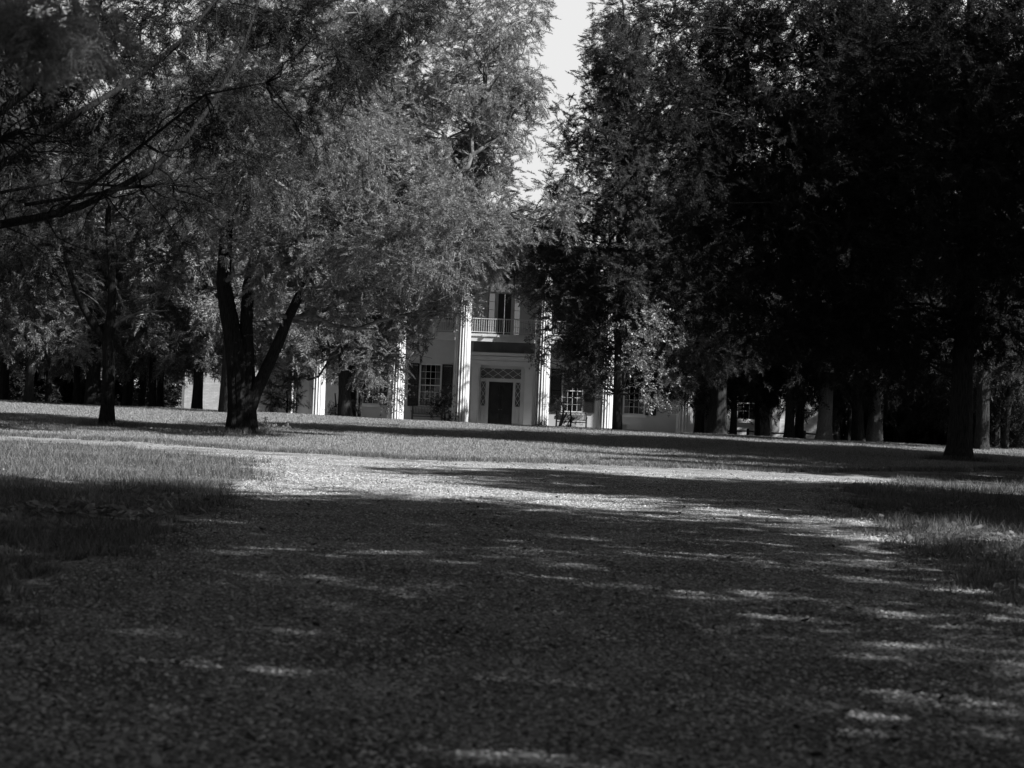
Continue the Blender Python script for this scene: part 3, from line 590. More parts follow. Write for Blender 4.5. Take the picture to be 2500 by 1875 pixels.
LN = [(60, 60, 130, 100, 27), (330, 60, 160, 90, 30), (560, 60, 140, 90, 32), (160, 380, 150, 60, 30), (520, 330, 110, 80, 31), (60, 620, 110, 40, 28), (420, 260, 110, 70, 30), (760, 60, 110, 70, 34), (980, 40, 85, 110, 36), (900, 110, 60, 60, 36), (300, 180, 150, 80, 29), (200, 30, 180, 70, 31), (450, 20, 200, 70, 33), (680, 30, 130, 60, 34), (250, 330, 140, 60, 30), (100, 200, 120, 60, 29), (450, 150, 120, 60, 32), (80, 480, 110, 40, 29), (380, 280, 110, 50, 31), (600, 400, 130, 80, 31), (700, 270, 140, 80, 33), (560, 230, 120, 70, 31), (440, 490, 100, 35, 30), (820, 160, 90, 60, 34)]
lob = px_lobes(LN, bn)
fl = lobe_foliage(lob, 10.5, SPF, 16, per=4, spread=.3, scale=(.4, .9), droop=.5, gap=.05)
lob2 = px_lobes([(90, 60, 90, 55, 12.5), (210, 90, 60, 50, 12.8), (130, 130, 60, 30, 12.4), (250, 60, 35, 30, 12.8), (30, 30, 70, 60, 12.4)], bn)
fl2 = lobe_foliage(lob2, 60, SPF, 17, per=3, spread=.12, scale=(.25, .5), droop=.7, gap=-.2)
lob3 = [(cx, cy, cz, rx, ry, rz) for (cx, cy, cz, rx, ry, rz) in [(-1, -2, 7, 3.4, 4, 3), (1, 1, 10.5, 4, 4.5, 3), (0, 4, 8, 3.5, 3.5, 3), (2, -4, 11.5, 4, 4, 2.5)]]
fl3 = lobe_foliage(lob3, 2.2, SP, 18, per=5)
link('crown', soup('crown', np.concatenate([fl, fl3])), M_cedar_d, tn)
tag(link('bough', soup('bough', fl2), mat_leaf('sunlit_sprays', .12, .36, .45), tn), 'blurred hanging bough close to the lens, sunlight put into its paler grey')  # sun on the bough is put into its paler leaf colour

# --- avenue trees beside and behind the camera: what shades the drive
THIN = make_trunk_mesh(13.5, .2, 99, GC[0][1], M_bark, .4)
GN = 'avenue cedars beside the near drive'
def avenue(x, y, s, gi, rz, lab, zo=0.0, wide=None):
    t = empty('cedar_tree', (x, y, float(H(x, y)) - .05), lab, 'tree', GN, rz, s)
    if wide: t.scale = (wide, wide, s)
    link('trunk', THIN if y > 70 else list(GT.values())[gi % 3], None, t); c = link('crown', GC[gi][0], None, t); c.location.z = zo
AV = [(13.5, 17.5, 1, 3), (13.0, 10, 1, 4), (13.5, 3, 1, 3), (13.0, -5, 1, 4), (13, -12, 1, 3), (-30, 22, 1., 0), (-30, 60, 1.1, 1), (-24, -6, 1.1, 0), (-12.5, 12, 1.0, 0), (-12, 2, 1.05, 1), (-17, 34, 1.0, 0), (-20, 48, .95, 1), (20, 50, 1., 1), (27, 58, 1.1, 0), (-11.5, -8, 1.05, 0), (4, -14, 1., 3), (-7, -18, 1., 4), (15.5, 32, 1.0, 0), (-13, 84, 1.3, 2), (-20, 96, 1.35, 2), (-26, 84, 1.4, 0), (20, 114, 1.8, 1), (-8, 92, 1.3, 2), (25, 118, 1.9, 0), (26, 62, 1.2, 1), (25, 63, 1.25, 0), (31, 101, 1.2, 0), (19.5, 33, 1.1, 0), (22, 56, 1.2, 1), (24, 27, 1.2, 1), (20.5, 26, 1.1, 0), (29, 64, 1.0, 3), (22.5, 45.5, .8, 1), (30, 60, 1.3, 4), (17, 28, 1.0, 1), (27, 43, 1.1, 0), (17.5, 45.5, .8, 0), (16.5, 24.5, .8, 1), (27, 51, 1.2, 1), (25, 22, 1.2, 1)]
AL = ['avenue cedar on the right verge, the farthest of the near row', 'avenue cedar on the right verge, second of the near row', 'avenue cedar on the right verge level with the foreground', 'avenue cedar right of the viewpoint', 'avenue cedar behind and right of the viewpoint', 'outlying cedar beyond the left verge', 'outlying cedar beyond the left gravel branch', 'outlying cedar left behind the viewpoint', 'avenue cedar on the left verge near the foreground', 'avenue cedar left of the viewpoint', 'cedar behind the left verge grass', 'cedar left of the far gravel branch', 'cedar right of the far gravel branch', 'second-row cedar beyond the right gravel branch', 'avenue cedar left behind the viewpoint', 'cedar right behind the viewpoint over the drive', 'cedar left behind the viewpoint over the drive', 'narrow tall cedar where the right gravel branch begins', 'tall cedar rising behind the large multi-stem one', 'tall cedar rising behind the small forked one', 'tall cedar rising behind the left edge trees', 'tall cedar filling the gap behind the large flared trunk', 'tall cedar between the multi-stem cedar and the mansion', 'tall dark cedar rising over the right wing', 'shading cedar to the right of the large flared trunk, farther one', 'shading cedar to the right of the large flared trunk, nearer one', 'cedar beyond the right frame edge behind the lawn', 'cedar on the far side of the right verge', 'second cedar right of the far gravel branch', 'second-row cedar level with the right verge', 'cedar between the near row and the second row at the right verge', 'very tall cedar right of the large flared trunk', 'low cedar beside the far right gravel branch', 'very tall cedar beyond the right frame edge', 'low cedar at the edge of the right verge', 'cedar farther right beyond the gravel branch', 'small cedar right where the gravel branch leaves the frame', 'small cedar tucked behind the far tree of the near row', 'outlying cedar right of the far gravel branch', 'outlying cedar right of the near avenue row']
for i, (a, l) in enumerate(zip(AV, AL)): avenue(*a[:4], i * 1.1, l, 0, a[4] if len(a) > 4 else None)

# far wood behind everything, read as one dark mass
wl = []; rw = random.Random(4)
for i in range(64):
    sx = -1 if i % 2 else 1; x = sx * rw.uniform(17, 62); y = rw.uniform(118, 136)
    if sx < 0 and x > -20: y += 4
    for z in (1.2, 4.5, 8.5): wl.append((x, y, z + rw.uniform(-1, 1), rw.uniform(3, 4.5), 3, rw.uniform(2.4, 3.5)))
tag(link('far_wood', soup('far_wood', lobe_foliage(wl, .55, SP, 77, per=4, scale=(1.6, 2.6))), M_cedar_d), 'dark mass of woodland closing the view behind the lawn trees', 'wood', kind='stuff')

# ------------------------------------------------------------------ mansion
YC, YW = 101.5, 105.0                                      # column line, wall plane
def WX(px, py=1000, Y=YW): return at(px, py, Y).x
def WZ(px, py, Y=YW): return at(px, py, Y).z
hx = -.59
FL = .02                                                    # porch floor
ho = Vector((hx, YC, 0))
mansion = empty('mansion', ho, 'white two-storey mansion with six tall fluted portico columns and painted brick wings', 'house')
def hb(): return MB()
class HB(MB):
    """boxes given in world coordinates, stored in the mansion's own space"""
    def box(s, x0, x1, y0, y1, z0, z1, b=0.0): return MB.box(s, x0 - ho.x, x1 - ho.x, y0 - ho.y, y1 - ho.y, z0 - ho.z, z1 - ho.z, b)
    def bar(s, p, q, w, t): return MB.bar(s, Vector(p) - ho, Vector(q) - ho, w, t)
# walls with openings: list of (x0,x1,z0,z1) holes
def wall_with_holes(mb, x0, x1, z0, z1, y0, y1, holes):
    xs = sorted({x0, x1, *[h[0] for h in holes], *[h[1] for h in holes]})
    for a, b in zip(xs[:-1], xs[1:]):
        cuts = sorted([(h[2], h[3]) for h in holes if h[0] <= a + 1e-6 and h[1] >= b - 1e-6]); z = z0
        for c0, c1 in cuts:
            if c0 > z: mb.box(a, b, y0, y1, z, c0)
            z = c1
        if z < z1: mb.box(a, b, y0, y1, z, z1)
w2, w1 = WX(1048), WX(897); cxm = hx
winx = [w1, w2, 2 * cxm - w2, 2 * cxm - w1]
wz0, wz1 = WZ(1020, 992), WZ(1022, 887)
uz0, uz1 = 6.0, 8.3
dl, dr = WX(1174, 920), WX(1272, 920)                       # door recess outer edges
dtop = WZ(1220, 897)
ul, ur = WX(1193, 750), 2 * cxm - WX(1193, 750)
HW = 11.6                                                   # half width of the main block
holes = [(x - .62, x + .62, wz0, wz1) for x in winx] + [(x - .62, x + .62, uz0, uz1) for x in winx] + [(dl, dr, FL, dtop), (ul, ur, 5.25, 8.2)]
mb = HB(); wall_with_holes(mb, cxm - HW, cxm + HW, -.4, 10.2, YW, YW + .35, holes)
mb.box(cxm - HW, cxm - HW + .35, YW + .35, YW + 11.65, -.4, 10.2); mb.box(cxm + HW - .35, cxm + HW, YW + .35, YW + 11.65, -.4, 10.2)
wall_with_holes(mb, cxm - HW, cxm + HW, -.4, 10.2, YW + 11.65, YW + 12, [(cxm - 1.7, cxm + 1.7, 5.6, 9.6)])
mb.build('wall', M_offw, mansion)
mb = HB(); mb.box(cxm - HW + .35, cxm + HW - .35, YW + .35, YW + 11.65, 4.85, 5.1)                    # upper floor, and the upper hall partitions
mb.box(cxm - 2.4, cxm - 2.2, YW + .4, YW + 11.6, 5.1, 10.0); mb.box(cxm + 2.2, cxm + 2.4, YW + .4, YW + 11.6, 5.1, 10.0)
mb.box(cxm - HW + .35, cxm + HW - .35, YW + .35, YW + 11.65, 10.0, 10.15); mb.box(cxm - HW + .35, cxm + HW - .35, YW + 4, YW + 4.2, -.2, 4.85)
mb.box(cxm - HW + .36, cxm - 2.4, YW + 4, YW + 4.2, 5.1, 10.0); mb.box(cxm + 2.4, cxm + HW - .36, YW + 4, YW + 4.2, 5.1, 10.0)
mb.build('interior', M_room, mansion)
mb = HB(); mb.box(cxm - 11.4, cxm + 11.4, YC - .75, YW, -.35, FL); mb.build('porch_floor', M_brickfloor, mansion)
# entablature, parapet and roof
mb = HB(); x0, x1 = cxm - 11.0, cxm + 11.0
mb.box(x0, x1, YC - .42, YC + .42, 8.95, 9.45, .01); mb.box(x0 - .04, x1 + .04, YC - .46, YC + .46, 9.45, 10.05, .01)
mb.box(x0 - .35, x1 + .35, YC - .8, YC + .8, 10.05, 10.3, .03); mb.box(x0 - .2, x1 + .2, YC - .6, YC + .5, 10.3, 10.95, .02)
for k in range(40): mb.box(x0 + .3 + k * .55, x0 + .48 + k * .55, YC - .6, YC - .46, 9.9, 10.05)
mb.build('entablature', M_white, mansion)
mb = HB(); mb.box(x0, x1, YC + .42, YW, 8.95, 9.02); mb.build('porch_ceiling', M_offw, mansion)
mb = HB(); v = [(cxm - HW - .4, YW - .4, 10.2), (cxm + HW + .4, YW - .4, 10.2), (cxm + HW + .4, YW + 12.4, 10.2), (cxm - HW - .4, YW + 12.4, 10.2), (cxm - 7, YW + 6, 12.4), (cxm + 7, YW + 6, 12.4)]
mb.add([Vector(p) - ho for p in v], [(3, 2, 1, 0), (0, 1, 5, 4), (1, 2, 5), (2, 3, 4, 5), (3, 0, 4)]); rf = mb.build('roof', M_roof, mansion)
for sx in (-9, 9): mb = HB(); mb.box(cxm + sx - .6, cxm + sx + .6, YW + 5.3, YW + 6.3, 10.6, 13.8, .02); mb.box(cxm + sx - .7, cxm + sx + .7, YW + 5.2, YW + 6.4, 13.8, 14.0); mb.build('chimney', M_brick, rf)
# columns
def column_mesh():
    mb = MB(); n = 20; m = 8; rows = []
    zs = [.14, 1, 2.5, 4, 5.5, 7, 8.2, 8.55]
    for z in zs:
        rr = .462 * (1 - .15 * (z / 8.6) ** 1.4)
        rows.append([((rr - .042 * math.sin(math.pi * ((j % m) / m)) ** .7) * math.cos(2 * math.pi * j / (n * m)), (rr - .042 * math.sin(math.pi * ((j % m) / m)) ** .7) * math.sin(2 * math.pi * j / (n * m)), z) for j in range(n * m)])
    V = [p for r in rows for p in r]; k = n * m
    mb.add(V, [(i * k + j, i * k + (j + 1) % k, (i + 1) * k + (j + 1) % k, (i + 1) * k + j) for i in range(len(zs) - 1) for j in range(k)])
    return mb.mesh('column')
cm = column_mesh(); cm.materials.append(M_white)
pl = MB().tube([(0, 0, 0), (0, 0, .1), (0, 0, .14)], [.5, .5, .47], 40).mesh('base'); pl.materials.append(M_white)
cp = MB(); cp.tube([(0, 0, 8.55), (0, 0, 8.62), (0, 0, 8.75)], [.40, .43, .52], 40); cp.box(-.56, .56, -.56, .56, 8.75, 8.93, .01); cp = cp.mesh('capital'); cp.materials.append(M_white)
for px in (771, 964, 1122.5, 1318, 1475, 1671):
    x = at(px, 1030, YC).x
    c = link('column', cm, None, mansion); c.location = (x - ho.x, 0, FL)
    link('base', pl, None, c); link('capital', cp, None, c)
# windows: 4 panes wide, 6 high
def window(x, z0, z1, shut=True, cols=4, rowsn=6, hw=.62, y=YW, parent=None, mat_f=M_white, sill=True):
    mb = HB(); t = .07
    mb.box(x - hw, x - hw + t, y - .03, y + .12, z0, z1); mb.box(x + hw - t, x + hw, y - .03, y + .12, z0, z1)
    mb.box(x - hw + t, x + hw - t, y - .03, y + .12, z1 - t, z1); mb.box(x - hw + t, x + hw - t, y - .03, y + .12, z0, z0 + t)
    zm = z0 + (z1 - z0) * (.5 if rowsn % 2 == 0 else .5); mb.box(x - hw + t, x + hw - t, y, y + .08, zm - .025, zm + .025)
    iw = 2 * (hw - t)
    for k in range(1, cols): xx = x - hw + t + iw * k / cols; mb.box(xx - .011, xx + .011, y + .02, y + .06, z0 + t, z1 - t)
    ih = z1 - z0 - 2 * t
    for k in range(1, rowsn):
        zz = z0 + t + ih * k / rowsn
        if abs(zz - zm) > .05: mb.box(x - hw + t, x + hw - t, y + .022, y + .058, zz - .011, zz + .011)
    w = mb.build('window', mat_f, parent or mansion)
    p = HB().box(x - hw + t, x + hw - t, y + .038, y + .044, z0 + t, z1 - t).build('pane', M_glass, w)
    if sill: HB().box(x - hw - .1, x + hw + .1, y - .12, y, z0 - .14, z0, .01).build('sill', M_white, w)
    HB().box(x - hw + .02, x - hw + .3, y + .2, y + .23, z0, z1).box(x + hw - .3, x + hw - .02, y + .2, y + .23, z0, z1).build('curtain', M_blind, w)
    if shut:
        for sx in (-1, 1):
            a = x + sx * (hw + .04); b = x + sx * (hw + .64); a, b = min(a, b), max(a, b); mb = HB()
            mb.box(a, a + .06, y - .07, y - .004, z0, z1); mb.box(b - .06, b, y - .07, y - .004, z0, z1)
            for zz in (z0, (z0 + z1) / 2 - .04, z1 - .08): mb.box(a + .06, b - .06, y - .07, y - .004, zz, zz + .08)
            k = z0 + .1
            while k < z1 - .1:
                mb.bar((a + .06, y - .035, k), (b - .06, y - .035, k), .035, .03); k += .05
            mb.build('shutter', M_shut, mansion)
for x in winx: window(x, wz0, wz1); window(x, uz0, uz1)
# entrance: entablature bands, pilasters, lattice transom, sidelights, double door
def fr(px, py): p = at(px, py, YW); return p.x, p.z
ez1 = WZ(1220, 862); ez0 = WZ(1220, 893)
exl, exr = WX(1150, 900), WX(1306, 900)
mb = HB(); h = ez1 - ez0
mb.box(exl, exr, YW - .34, YW - .003, ez0, ez0 + h * .38); mb.box(exl - .02, exr + .02, YW - .42, YW - .003, ez0 + h * .40, ez0 + h * .72); mb.box(exl - .12, exr + .12, YW - .62, YW - .003, ez0 + h * .76, ez1, .02)
mb.build('door_entablature', M_white, mansion)  # whiter than the wall: side light on surround and pilasters put into the paint
for sx, a, b in ((-1, 1151, 1170), (1, 1280, 1303)):
    xa, xb = WX(a, 950), WX(b, 950); mb = HB(); mb.box(xa, xb, YW - .3, YW - .003, FL, ez0 - .12, .01); mb.box(xa + .1, xb - .1, YW - .34, YW - .3, FL + .2, ez0 - .25); mb.box(xa - .05, xb + .05, YW - .38, YW - .003, ez0 - .12, ez0 - .002); mb.build('pilaster', M_white, mansion)
zt0, zt1 = WZ(1220, 923), WZ(1220, 900)
ddl, ddr = WX(1193, 960), WX(1252, 960)
sl0, sl1, sr0, sr1 = WX(1173, 960), WX(1185, 960), WX(1258, 960), WX(1271, 960)
mb = HB(); yf = YW + .1
mb.box(dl, dr, yf, yf + .12, zt0 - .22, zt0 - .02); mb.box(dl, dr, yf, yf + .12, zt1, dtop)
mb.box(sl1, ddl, yf - .02, yf + .12, FL, zt0 - .22); mb.box(ddr, sr0, yf - .02, yf + .12, FL, zt0 - .22); mb.box(dl, sl0 + .02, yf, yf + .12, FL, zt0 - .22); mb.box(sr1 - .02, dr, yf, yf + .12, FL, zt0 - .22)
df = mb.build('door_frame', M_offw, mansion)
for a, b in ((sl0 + .02, sl1), (sr0, sr1 - .02)):
    z0 = WZ(1180, 990); z1 = zt0 - .22
    mb = HB(); mb.box(a, b, yf + .02, yf + .1, FL, z0); mb.box(a + .05, b - .05, yf, yf + .02, FL + .25, z0 - .15)
    for k in range(3):
        p0, p1 = z0 + (z1 - z0) * k / 3, z0 + (z1 - z0) * (k + 1) / 3
        mb.bar((a, yf + .06, p0), (b, yf + .06, p1), .022, .03); mb.bar((b, yf + .065, p0), (a, yf + .065, p1), .022, .03)
    s = mb.build('sidelight', M_offw, mansion); HB().box(a, b, yf + .09, yf + .095, z0, z1).build('pane', M_glass, s)
mb = HB(); W_ = dr - dl
for k in range(-1, 5):
    for sg in (1, -1):
        xa, xb = dl + W_ * k / 4, dl + W_ * (k + 1.4) / 4
        za, zb = (zt0 - .02, zt1) if sg > 0 else (zt1, zt0 - .02)
        xa_, xb_ = max(xa, dl), min(xb, dr)
        if xb_ - xa_ < .05: continue
        za_ = za + (zb - za) * (xa_ - xa) / (xb - xa); zb_ = za + (zb - za) * (xb_ - xa) / (xb - xa)
        mb.bar((xa_, yf + .05 + .006 * sg, za_), (xb_, yf + .05 + .006 * sg, zb_), .024, .03)
tl = mb.build('transom', M_offw, mansion); HB().box(dl, dr, yf + .09, yf + .095, zt0 - .02, zt1).build('pane', M_glass, tl)
mid = (ddl + ddr) / 2
for a, b in ((ddl, mid - .006), (mid + .006, ddr)):
    mb = HB(); z1 = zt0 - .22; mb.box(a, b, yf + .06, yf + .1, FL, z1)
    for q0, q1 in ((.06, .3), (.36, .62), (.68, .95)): mb.box(a + .1, b - .1, yf + .035, yf + .06, FL + (z1 - FL) * q0, FL + (z1 - FL) * q1, .02)
    dd = mb.build('door', M_door, mansion)
    hx_ = b - .06 if a == ddl else a + .06; MB().tube([(hx_ - ho.x, yf - .03 - ho.y, 1.0), (hx_ - ho.x, yf + .05 - ho.y, 1.0)], [.03, .03], 12).build('handle', M_roof, dd)
# upper door with bright see-through sidelights and transom
yu = YW + .12; tz0 = WZ(1220, 714); tz1 = 8.2; ua, ub = WX(1207.5, 750), 2 * cxm - WX(1207.5, 750)
mb = HB(); mb.box(ul, ur, yu, yu + .1, tz0 - .06, tz0 + .05); mb.box(ul, ul + .03, yu, yu + .1, 5.25, tz1); mb.box(ur - .03, ur, yu, yu + .1, 5.25, tz1); mb.box(ua, ua + .2, yu - .02, yu + .1, 5.25, tz0 - .06); mb.box(ub - .2, ub, yu - .02, yu + .1, 5.25, tz0 - .06)
for k in range(1, 6): xx = ul + (ur - ul) * k / 6; mb.box(xx - .012, xx + .012, yu + .02, yu + .06, tz0 + .05, tz1)
for k in range(1, 5): zz = 5.25 + (tz0 - 5.3) * k / 5; mb.box(ul + .03, ua, yu + .02, yu + .06, zz - .012, zz + .012); mb.box(ub, ur - .03, yu + .02, yu + .06, zz - .012, zz + .012)
uf = mb.build('window', M_offw, mansion); HB().box(ul + .03, ur - .03, yu + .07, yu + .075, tz0 + .05, tz1).box(ul + .03, ua, yu + .07, yu + .075, 5.25, tz0 - .06).box(ub, ur - .03, yu + .07, yu + .075, 5.25, tz0 - .06).build('pane', M_glass_d, uf)
um = (ua + ub) / 2
for a, b in ((ua + .2, um - .005), (um + .005, ub - .2)):
    mb = HB(); mb.box(a, b, yu + .05, yu + .09, 5.25, tz0 - .06)
    for q0, q1 in ((5.4, 6.3), (6.42, 7.3)): mb.box(a + .1, a + .14, yu + .03, yu + .05, q0, q1); mb.box(b - .14, b - .1, yu + .03, yu + .05, q0, q1); mb.box(a + .14, b - .14, yu + .03, yu + .05, q0, q0 + .04); mb.box(a + .14, b - .14, yu + .03, yu + .05, q1 - .04, q1)
    mb.build('door', mat_noise('grey_door_paint', .03, .05, 3, .5), mansion)
# pilaster boards beside the upper door
for sx in (-1, 1):
    xc = cxm + sx * 1.25
    mb = HB(); mb.box(xc - .28 - .1 * (sx < 0), xc + .28 + .1 * (sx > 0), YW - .1, YW - .003, 5.25, 8.3, .01)
    for k in (-.12, .05): mb.box(xc + k, xc + k + .06, YW - .125, YW - .1, 5.35, 8.2)
    mb.build('pilaster', M_offw, mansion)
# balcony: deck, fascia, railing
bz = WZ(1220, 816, YC + .55); bx0, bx1 = WX(1062, 810), WX(1378, 830)
mb = HB(); yb = YC + .6
mb.box(bx0, bx1, yb, YW - .003, bz - .14, bz, .01); mb.box(bx0, bx1, yb + .05, yb + .25, bz - .42, bz - .14); mb.box(bx0 + .02, bx1 - .02, yb + .25, YW - .003, bz - .22, bz - .14)
for k in range(9): xx = bx0 + .3 + (bx1 - bx0 - .6) * k / 8; mb.box(xx - .1, xx + .1, yb - .06, yb, bz - .16, bz - .06)
bal = mb.build('balcony', M_white, mansion)
mb = HB(); zt = WZ(1220, 778, YC + .6)
mb.box(bx0, bx1, yb + .02, yb + .1, zt - .05, zt, .01); mb.box(bx0, bx1, yb + .03, yb + .09, bz + .08, bz + .12)
k = bx0 + .06
while k < bx1: mb.box(k, k + .028, yb + .045, yb + .073, bz + .12, zt - .05); k += .125
for xx in (bx0, bx1 - .08): mb.box(xx, xx + .08, yb + .02, yb + .1, bz, bz + .08)
for xx in (bx0, bx1 - .05):
    mb.box(xx, xx + .05, yb + .1, YW, zt - .05, zt); q = yb + .2
    while q < YW: mb.box(xx + .01, xx + .035, q, q + .028, bz, zt - .05); q += .14
mb.build('railing', M_white, bal)
mb = HB(); mb.box(WX(1150), WX(1306), YW - .12, YW - .003, ez1 + .05, bz - .25); mb.box(WX(1192), WX(1266), YW - .16, YW - .12, ez1 + .2, bz - .5); mb.build('shaded_frieze', mat_noise('frieze_shade_grey', .12, .16, 2, .7), mansion)  # balcony shade put into the board as a darker grey than the wall
# wings
yl = YC + .9
def wing(x0, x1, z1, wins):
    mb = HB(); wall_with_holes(mb, x0, x1, -.5, z1, yl, yl + .3, [(w - .55, w + .55, q0, q1) for w, q0, q1 in wins]); mb.box(x0, x0 + .3, yl + .3, yl + 9, -.5, z1); mb.box(x1 - .3, x1, yl + .3, yl + 9, -.5, z1); mb.box(x0, x1, yl + 9, yl + 9.3, -.5, z1)
    o = mb.build('wing_wall', M_brick, mansion)
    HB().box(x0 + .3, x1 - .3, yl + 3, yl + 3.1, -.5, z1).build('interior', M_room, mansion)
    v = [(x0 - .3, yl - .3, z1), (x1 + .3, yl - .3, z1), (x1 + .3, yl + 9.6, z1), (x0 - .3, yl + 9.6, z1), (x0 - .3, yl + 4.6, z1 + 1.7), (x1 + .3, yl + 4.6, z1 + 1.7)]
    MB().add([Vector(p) - ho for p in v], [(3, 2, 1, 0), (0, 1, 5, 4), (1, 2, 5), (2, 3, 4, 5), (3, 0, 4)]).build('roof', M_roof, mansion)
wl0, wl1 = WX(446, 960, yl), cxm - HW - .05
wr0, wr1 = cxm + HW + .05, WX(1998, 1000, yl)
wwx = WX(1822, 1010, yl); wwz0 = WZ(1822, 1026, yl)
wing(wl0, wl1, 8.2, [(WX(600, 960, yl), .6, 2.2)])
wing(wr0, wr1, 8.2, [(wwx, wwz0, wwz0 + 1.9)])  # hidden upper walls raised on both wings to block sun from the porch
window(wwx, wwz0, wwz0 + 1.9, False, 3, 4, .55, yl); window(WX(600, 960, yl), .6, 2.2, False, 3, 4, .55, yl)
HB().box(wl0 - .03, wl0 + .12, yl - .06, yl, -.4, 4.5).build('corner_board', M_woodg, mansion)
HB().box(WX(1883, 1000, yl), WX(1902, 1000, yl), yl - .5, yl - .003, -.4, 4.55, .01).build('wing_pilaster', M_offw, mansion)
HB().box(wr0 + .05, wwx - .78, yl - .06, yl - .003, -.4, 4.5).build('corner_board', M_white, mansion)
# gable flank of the lower connecting wing, behind the left shrubs
# ------------------------------------------------------------------ porch benches
def bench(px, py, label):
    p = at(px, py, YW - .6); x = p.x; w = 1.75
    t = empty('porch_bench', (x, YW - .62, FL), label, 'bench', 'benches on the porch')
    s = MB().box(-w / 2, w / 2, -.25, .22, .40, .45, .01).build('seat', M_wood, t)
    mb = MB(); mb.box(-w / 2, w / 2, .2, .25, .92, 1.0); mb.box(-w / 2, w / 2, .2, .25, .52, .58); 
    k = -w / 2 + .08
    while k < w / 2 - .05: mb.box(k, k + .05, .21, .24, .58, .92); k += .085
    mb.build('backrest', M_woodg, t)
    for sx in (-1, 1):
        for (y0, z1) in ((-.25, .68), (.17, 1.02)): MB().box(sx * w / 2 - .04 + .03 * (-sx), sx * w / 2 + .04 + .03 * (-sx), y0, y0 + .07, 0, z1 if y0 < 0 else z1 , .005).build('leg', M_wood, t)
        MB().box(sx * w / 2 - .06, sx * w / 2 + .03, -.28, .17, .68, .73, .01).build('armrest', M_wood, t)
bench(1043, 1010, 'slatted wooden bench under the window left of the entrance')
bench(1395, 1020, 'slatted wooden bench on the porch right of the entrance')
# ------------------------------------------------------------------ shrubs, pots and small plants at the portico
def shrub(name, label, px, py, Y, lobs, dens, seed, mat=M_broad, stems=None, bark=M_bark, sc_=(.5, .9), tm=LS, cat='shrub', gap=-.2):
    b = under(px, py, Y)
    return broadleaf(name, label, cat, b, stems or [([(px, py + 12, Y), (px + 2, py - 20, Y), (px, py - 45, Y)], [5, 4, 3])], lobs, dens, seed, tm, sc_, mat, bark, 4, gap)
Yp = 99.5
shrub('leafy_shrub', 'dark bushy shrub between the left bench and the third column', 1085, 1020, Yp, [(1085, 975, 22, 20, Yp), (1075, 1005, 18, 14, Yp), (1062, 985, 20, 10, Yp), (1042, 965, 12, 5, Yp), (1098, 1010, 10, 14, Yp)], 7, 81, M_cedar_d)
shrub('ornamental_tree', 'small tree with a pale forked trunk and bright leaf sprays before the right bench', 1372, 1040, Yp, [(1362, 977, 16, 4, Yp), (1388, 978, 12, 5, Yp), (1352, 997, 14, 4, Yp), (1379, 1000, 8, 8, Yp), (1372, 985, 14, 6, Yp)], 12, 82, M_weed,
      [([(1366, 1045, Yp), (1372, 1020, Yp), (1377, 1000, Yp), (1370, 982, Yp)], [9, 6, 4, 2]), ([(1368, 1040, Yp), (1378, 1018, Yp), (1384, 1006, Yp)], [6, 5, 3])], M_bark_l, (.35, .6))
shrub('round_shrub', 'black rounded bush in front of the right bench', 1392, 1040, Yp + .3, [(1392, 1026, 13, 14, Yp + .3), (1386, 1034, 12, 10, Yp + .3)], 16, 83, M_cedar_d, sc_=(.3, .6))
shrub('leafy_shrub', 'leafy sucker growth at the foot of the dark trunk near the first column', 851, 1005, 91, [(851, 985, 14, 12, 91), (848, 1000, 12, 8, 91), (862, 990, 8, 6, 91)], 9, 84)
shrub('flowering_shrub', 'dark mound of leaves left of the dark trunk by the first column', 818, 1005, 97, [(818, 998, 13, 10, 97), (818, 1006, 18, 8, 97), (820, 990, 6, 6, 97)], 14, 85, M_cedar_d, sc_=(.3, .6))
shrub('wispy_bush', 'tall wispy grey bush between the large multi-stem cedar and the first column', 700, 1000, 93, [(700, 960, 40, 35, 93), (670, 975, 30, 25, 93), (728, 985, 22, 22, 93), (715, 945, 30, 25, 93), (685, 990, 30, 12, 93), (655, 960, 20, 25, 93)], 2.2, 86, M_cedar, tm=[s[:, [0, 1, 2, 2]] for s in SP], sc_=(.5, .9))
def blossoms(px, py, Y, label, n, s=.05):
    b = under(px, py, Y); t = empty('white_flowers', b, label, 'flowers', 'white flowers on the lawn crest'); r = random.Random(px); Q = []; mb = MB()
    for i in range(n):
        c = at(px + r.gauss(0, 4), py + r.gauss(0, 2.5), Y) - b; mb.tube([(c.x * .3, 0, 0), tuple(c)], [.006, .004], 4)
        for k in range(5):
            a = k * 1.257; d = Vector((math.cos(a), -.35, math.sin(a))) * s; e = Vector((-math.sin(a), 0, math.cos(a))) * s * .4
            Q.append([c, c + d * .6 + e, c + d, c + d * .6 - e])
    mb.build('stem', M_broad, t); link('petals', soup('petals', np.array([[tuple(v) for v in q] for q in Q]), 4), M_flower, t)
blossoms(813, 1002, 93, 'cluster of white blossoms by the dark mound near the first column', 9, .09)
blossoms(1525, 1044, 89, 'single clump of white blossoms right of the dark magnolia trunk', 7, .09)
# potted plant at the fourth column
pp = at(1325, 1038, YC - .6); pt = empty('potted_plant', (pp.x, YC - .62, FL), 'small potted plant at the foot of the fourth column', 'plant')
MB().tube([(0, 0, 0), (0, 0, .16), (0, 0, .2)], [.09, .13, .14], 20).build('pot', M_pot, pt)
link('foliage', soup('foliage', lobe_foliage([(0, 0, .33, .2, .2, .14)], 60, LS, 88, 3, .1, (.25, .45)), 4), M_broad, pt)
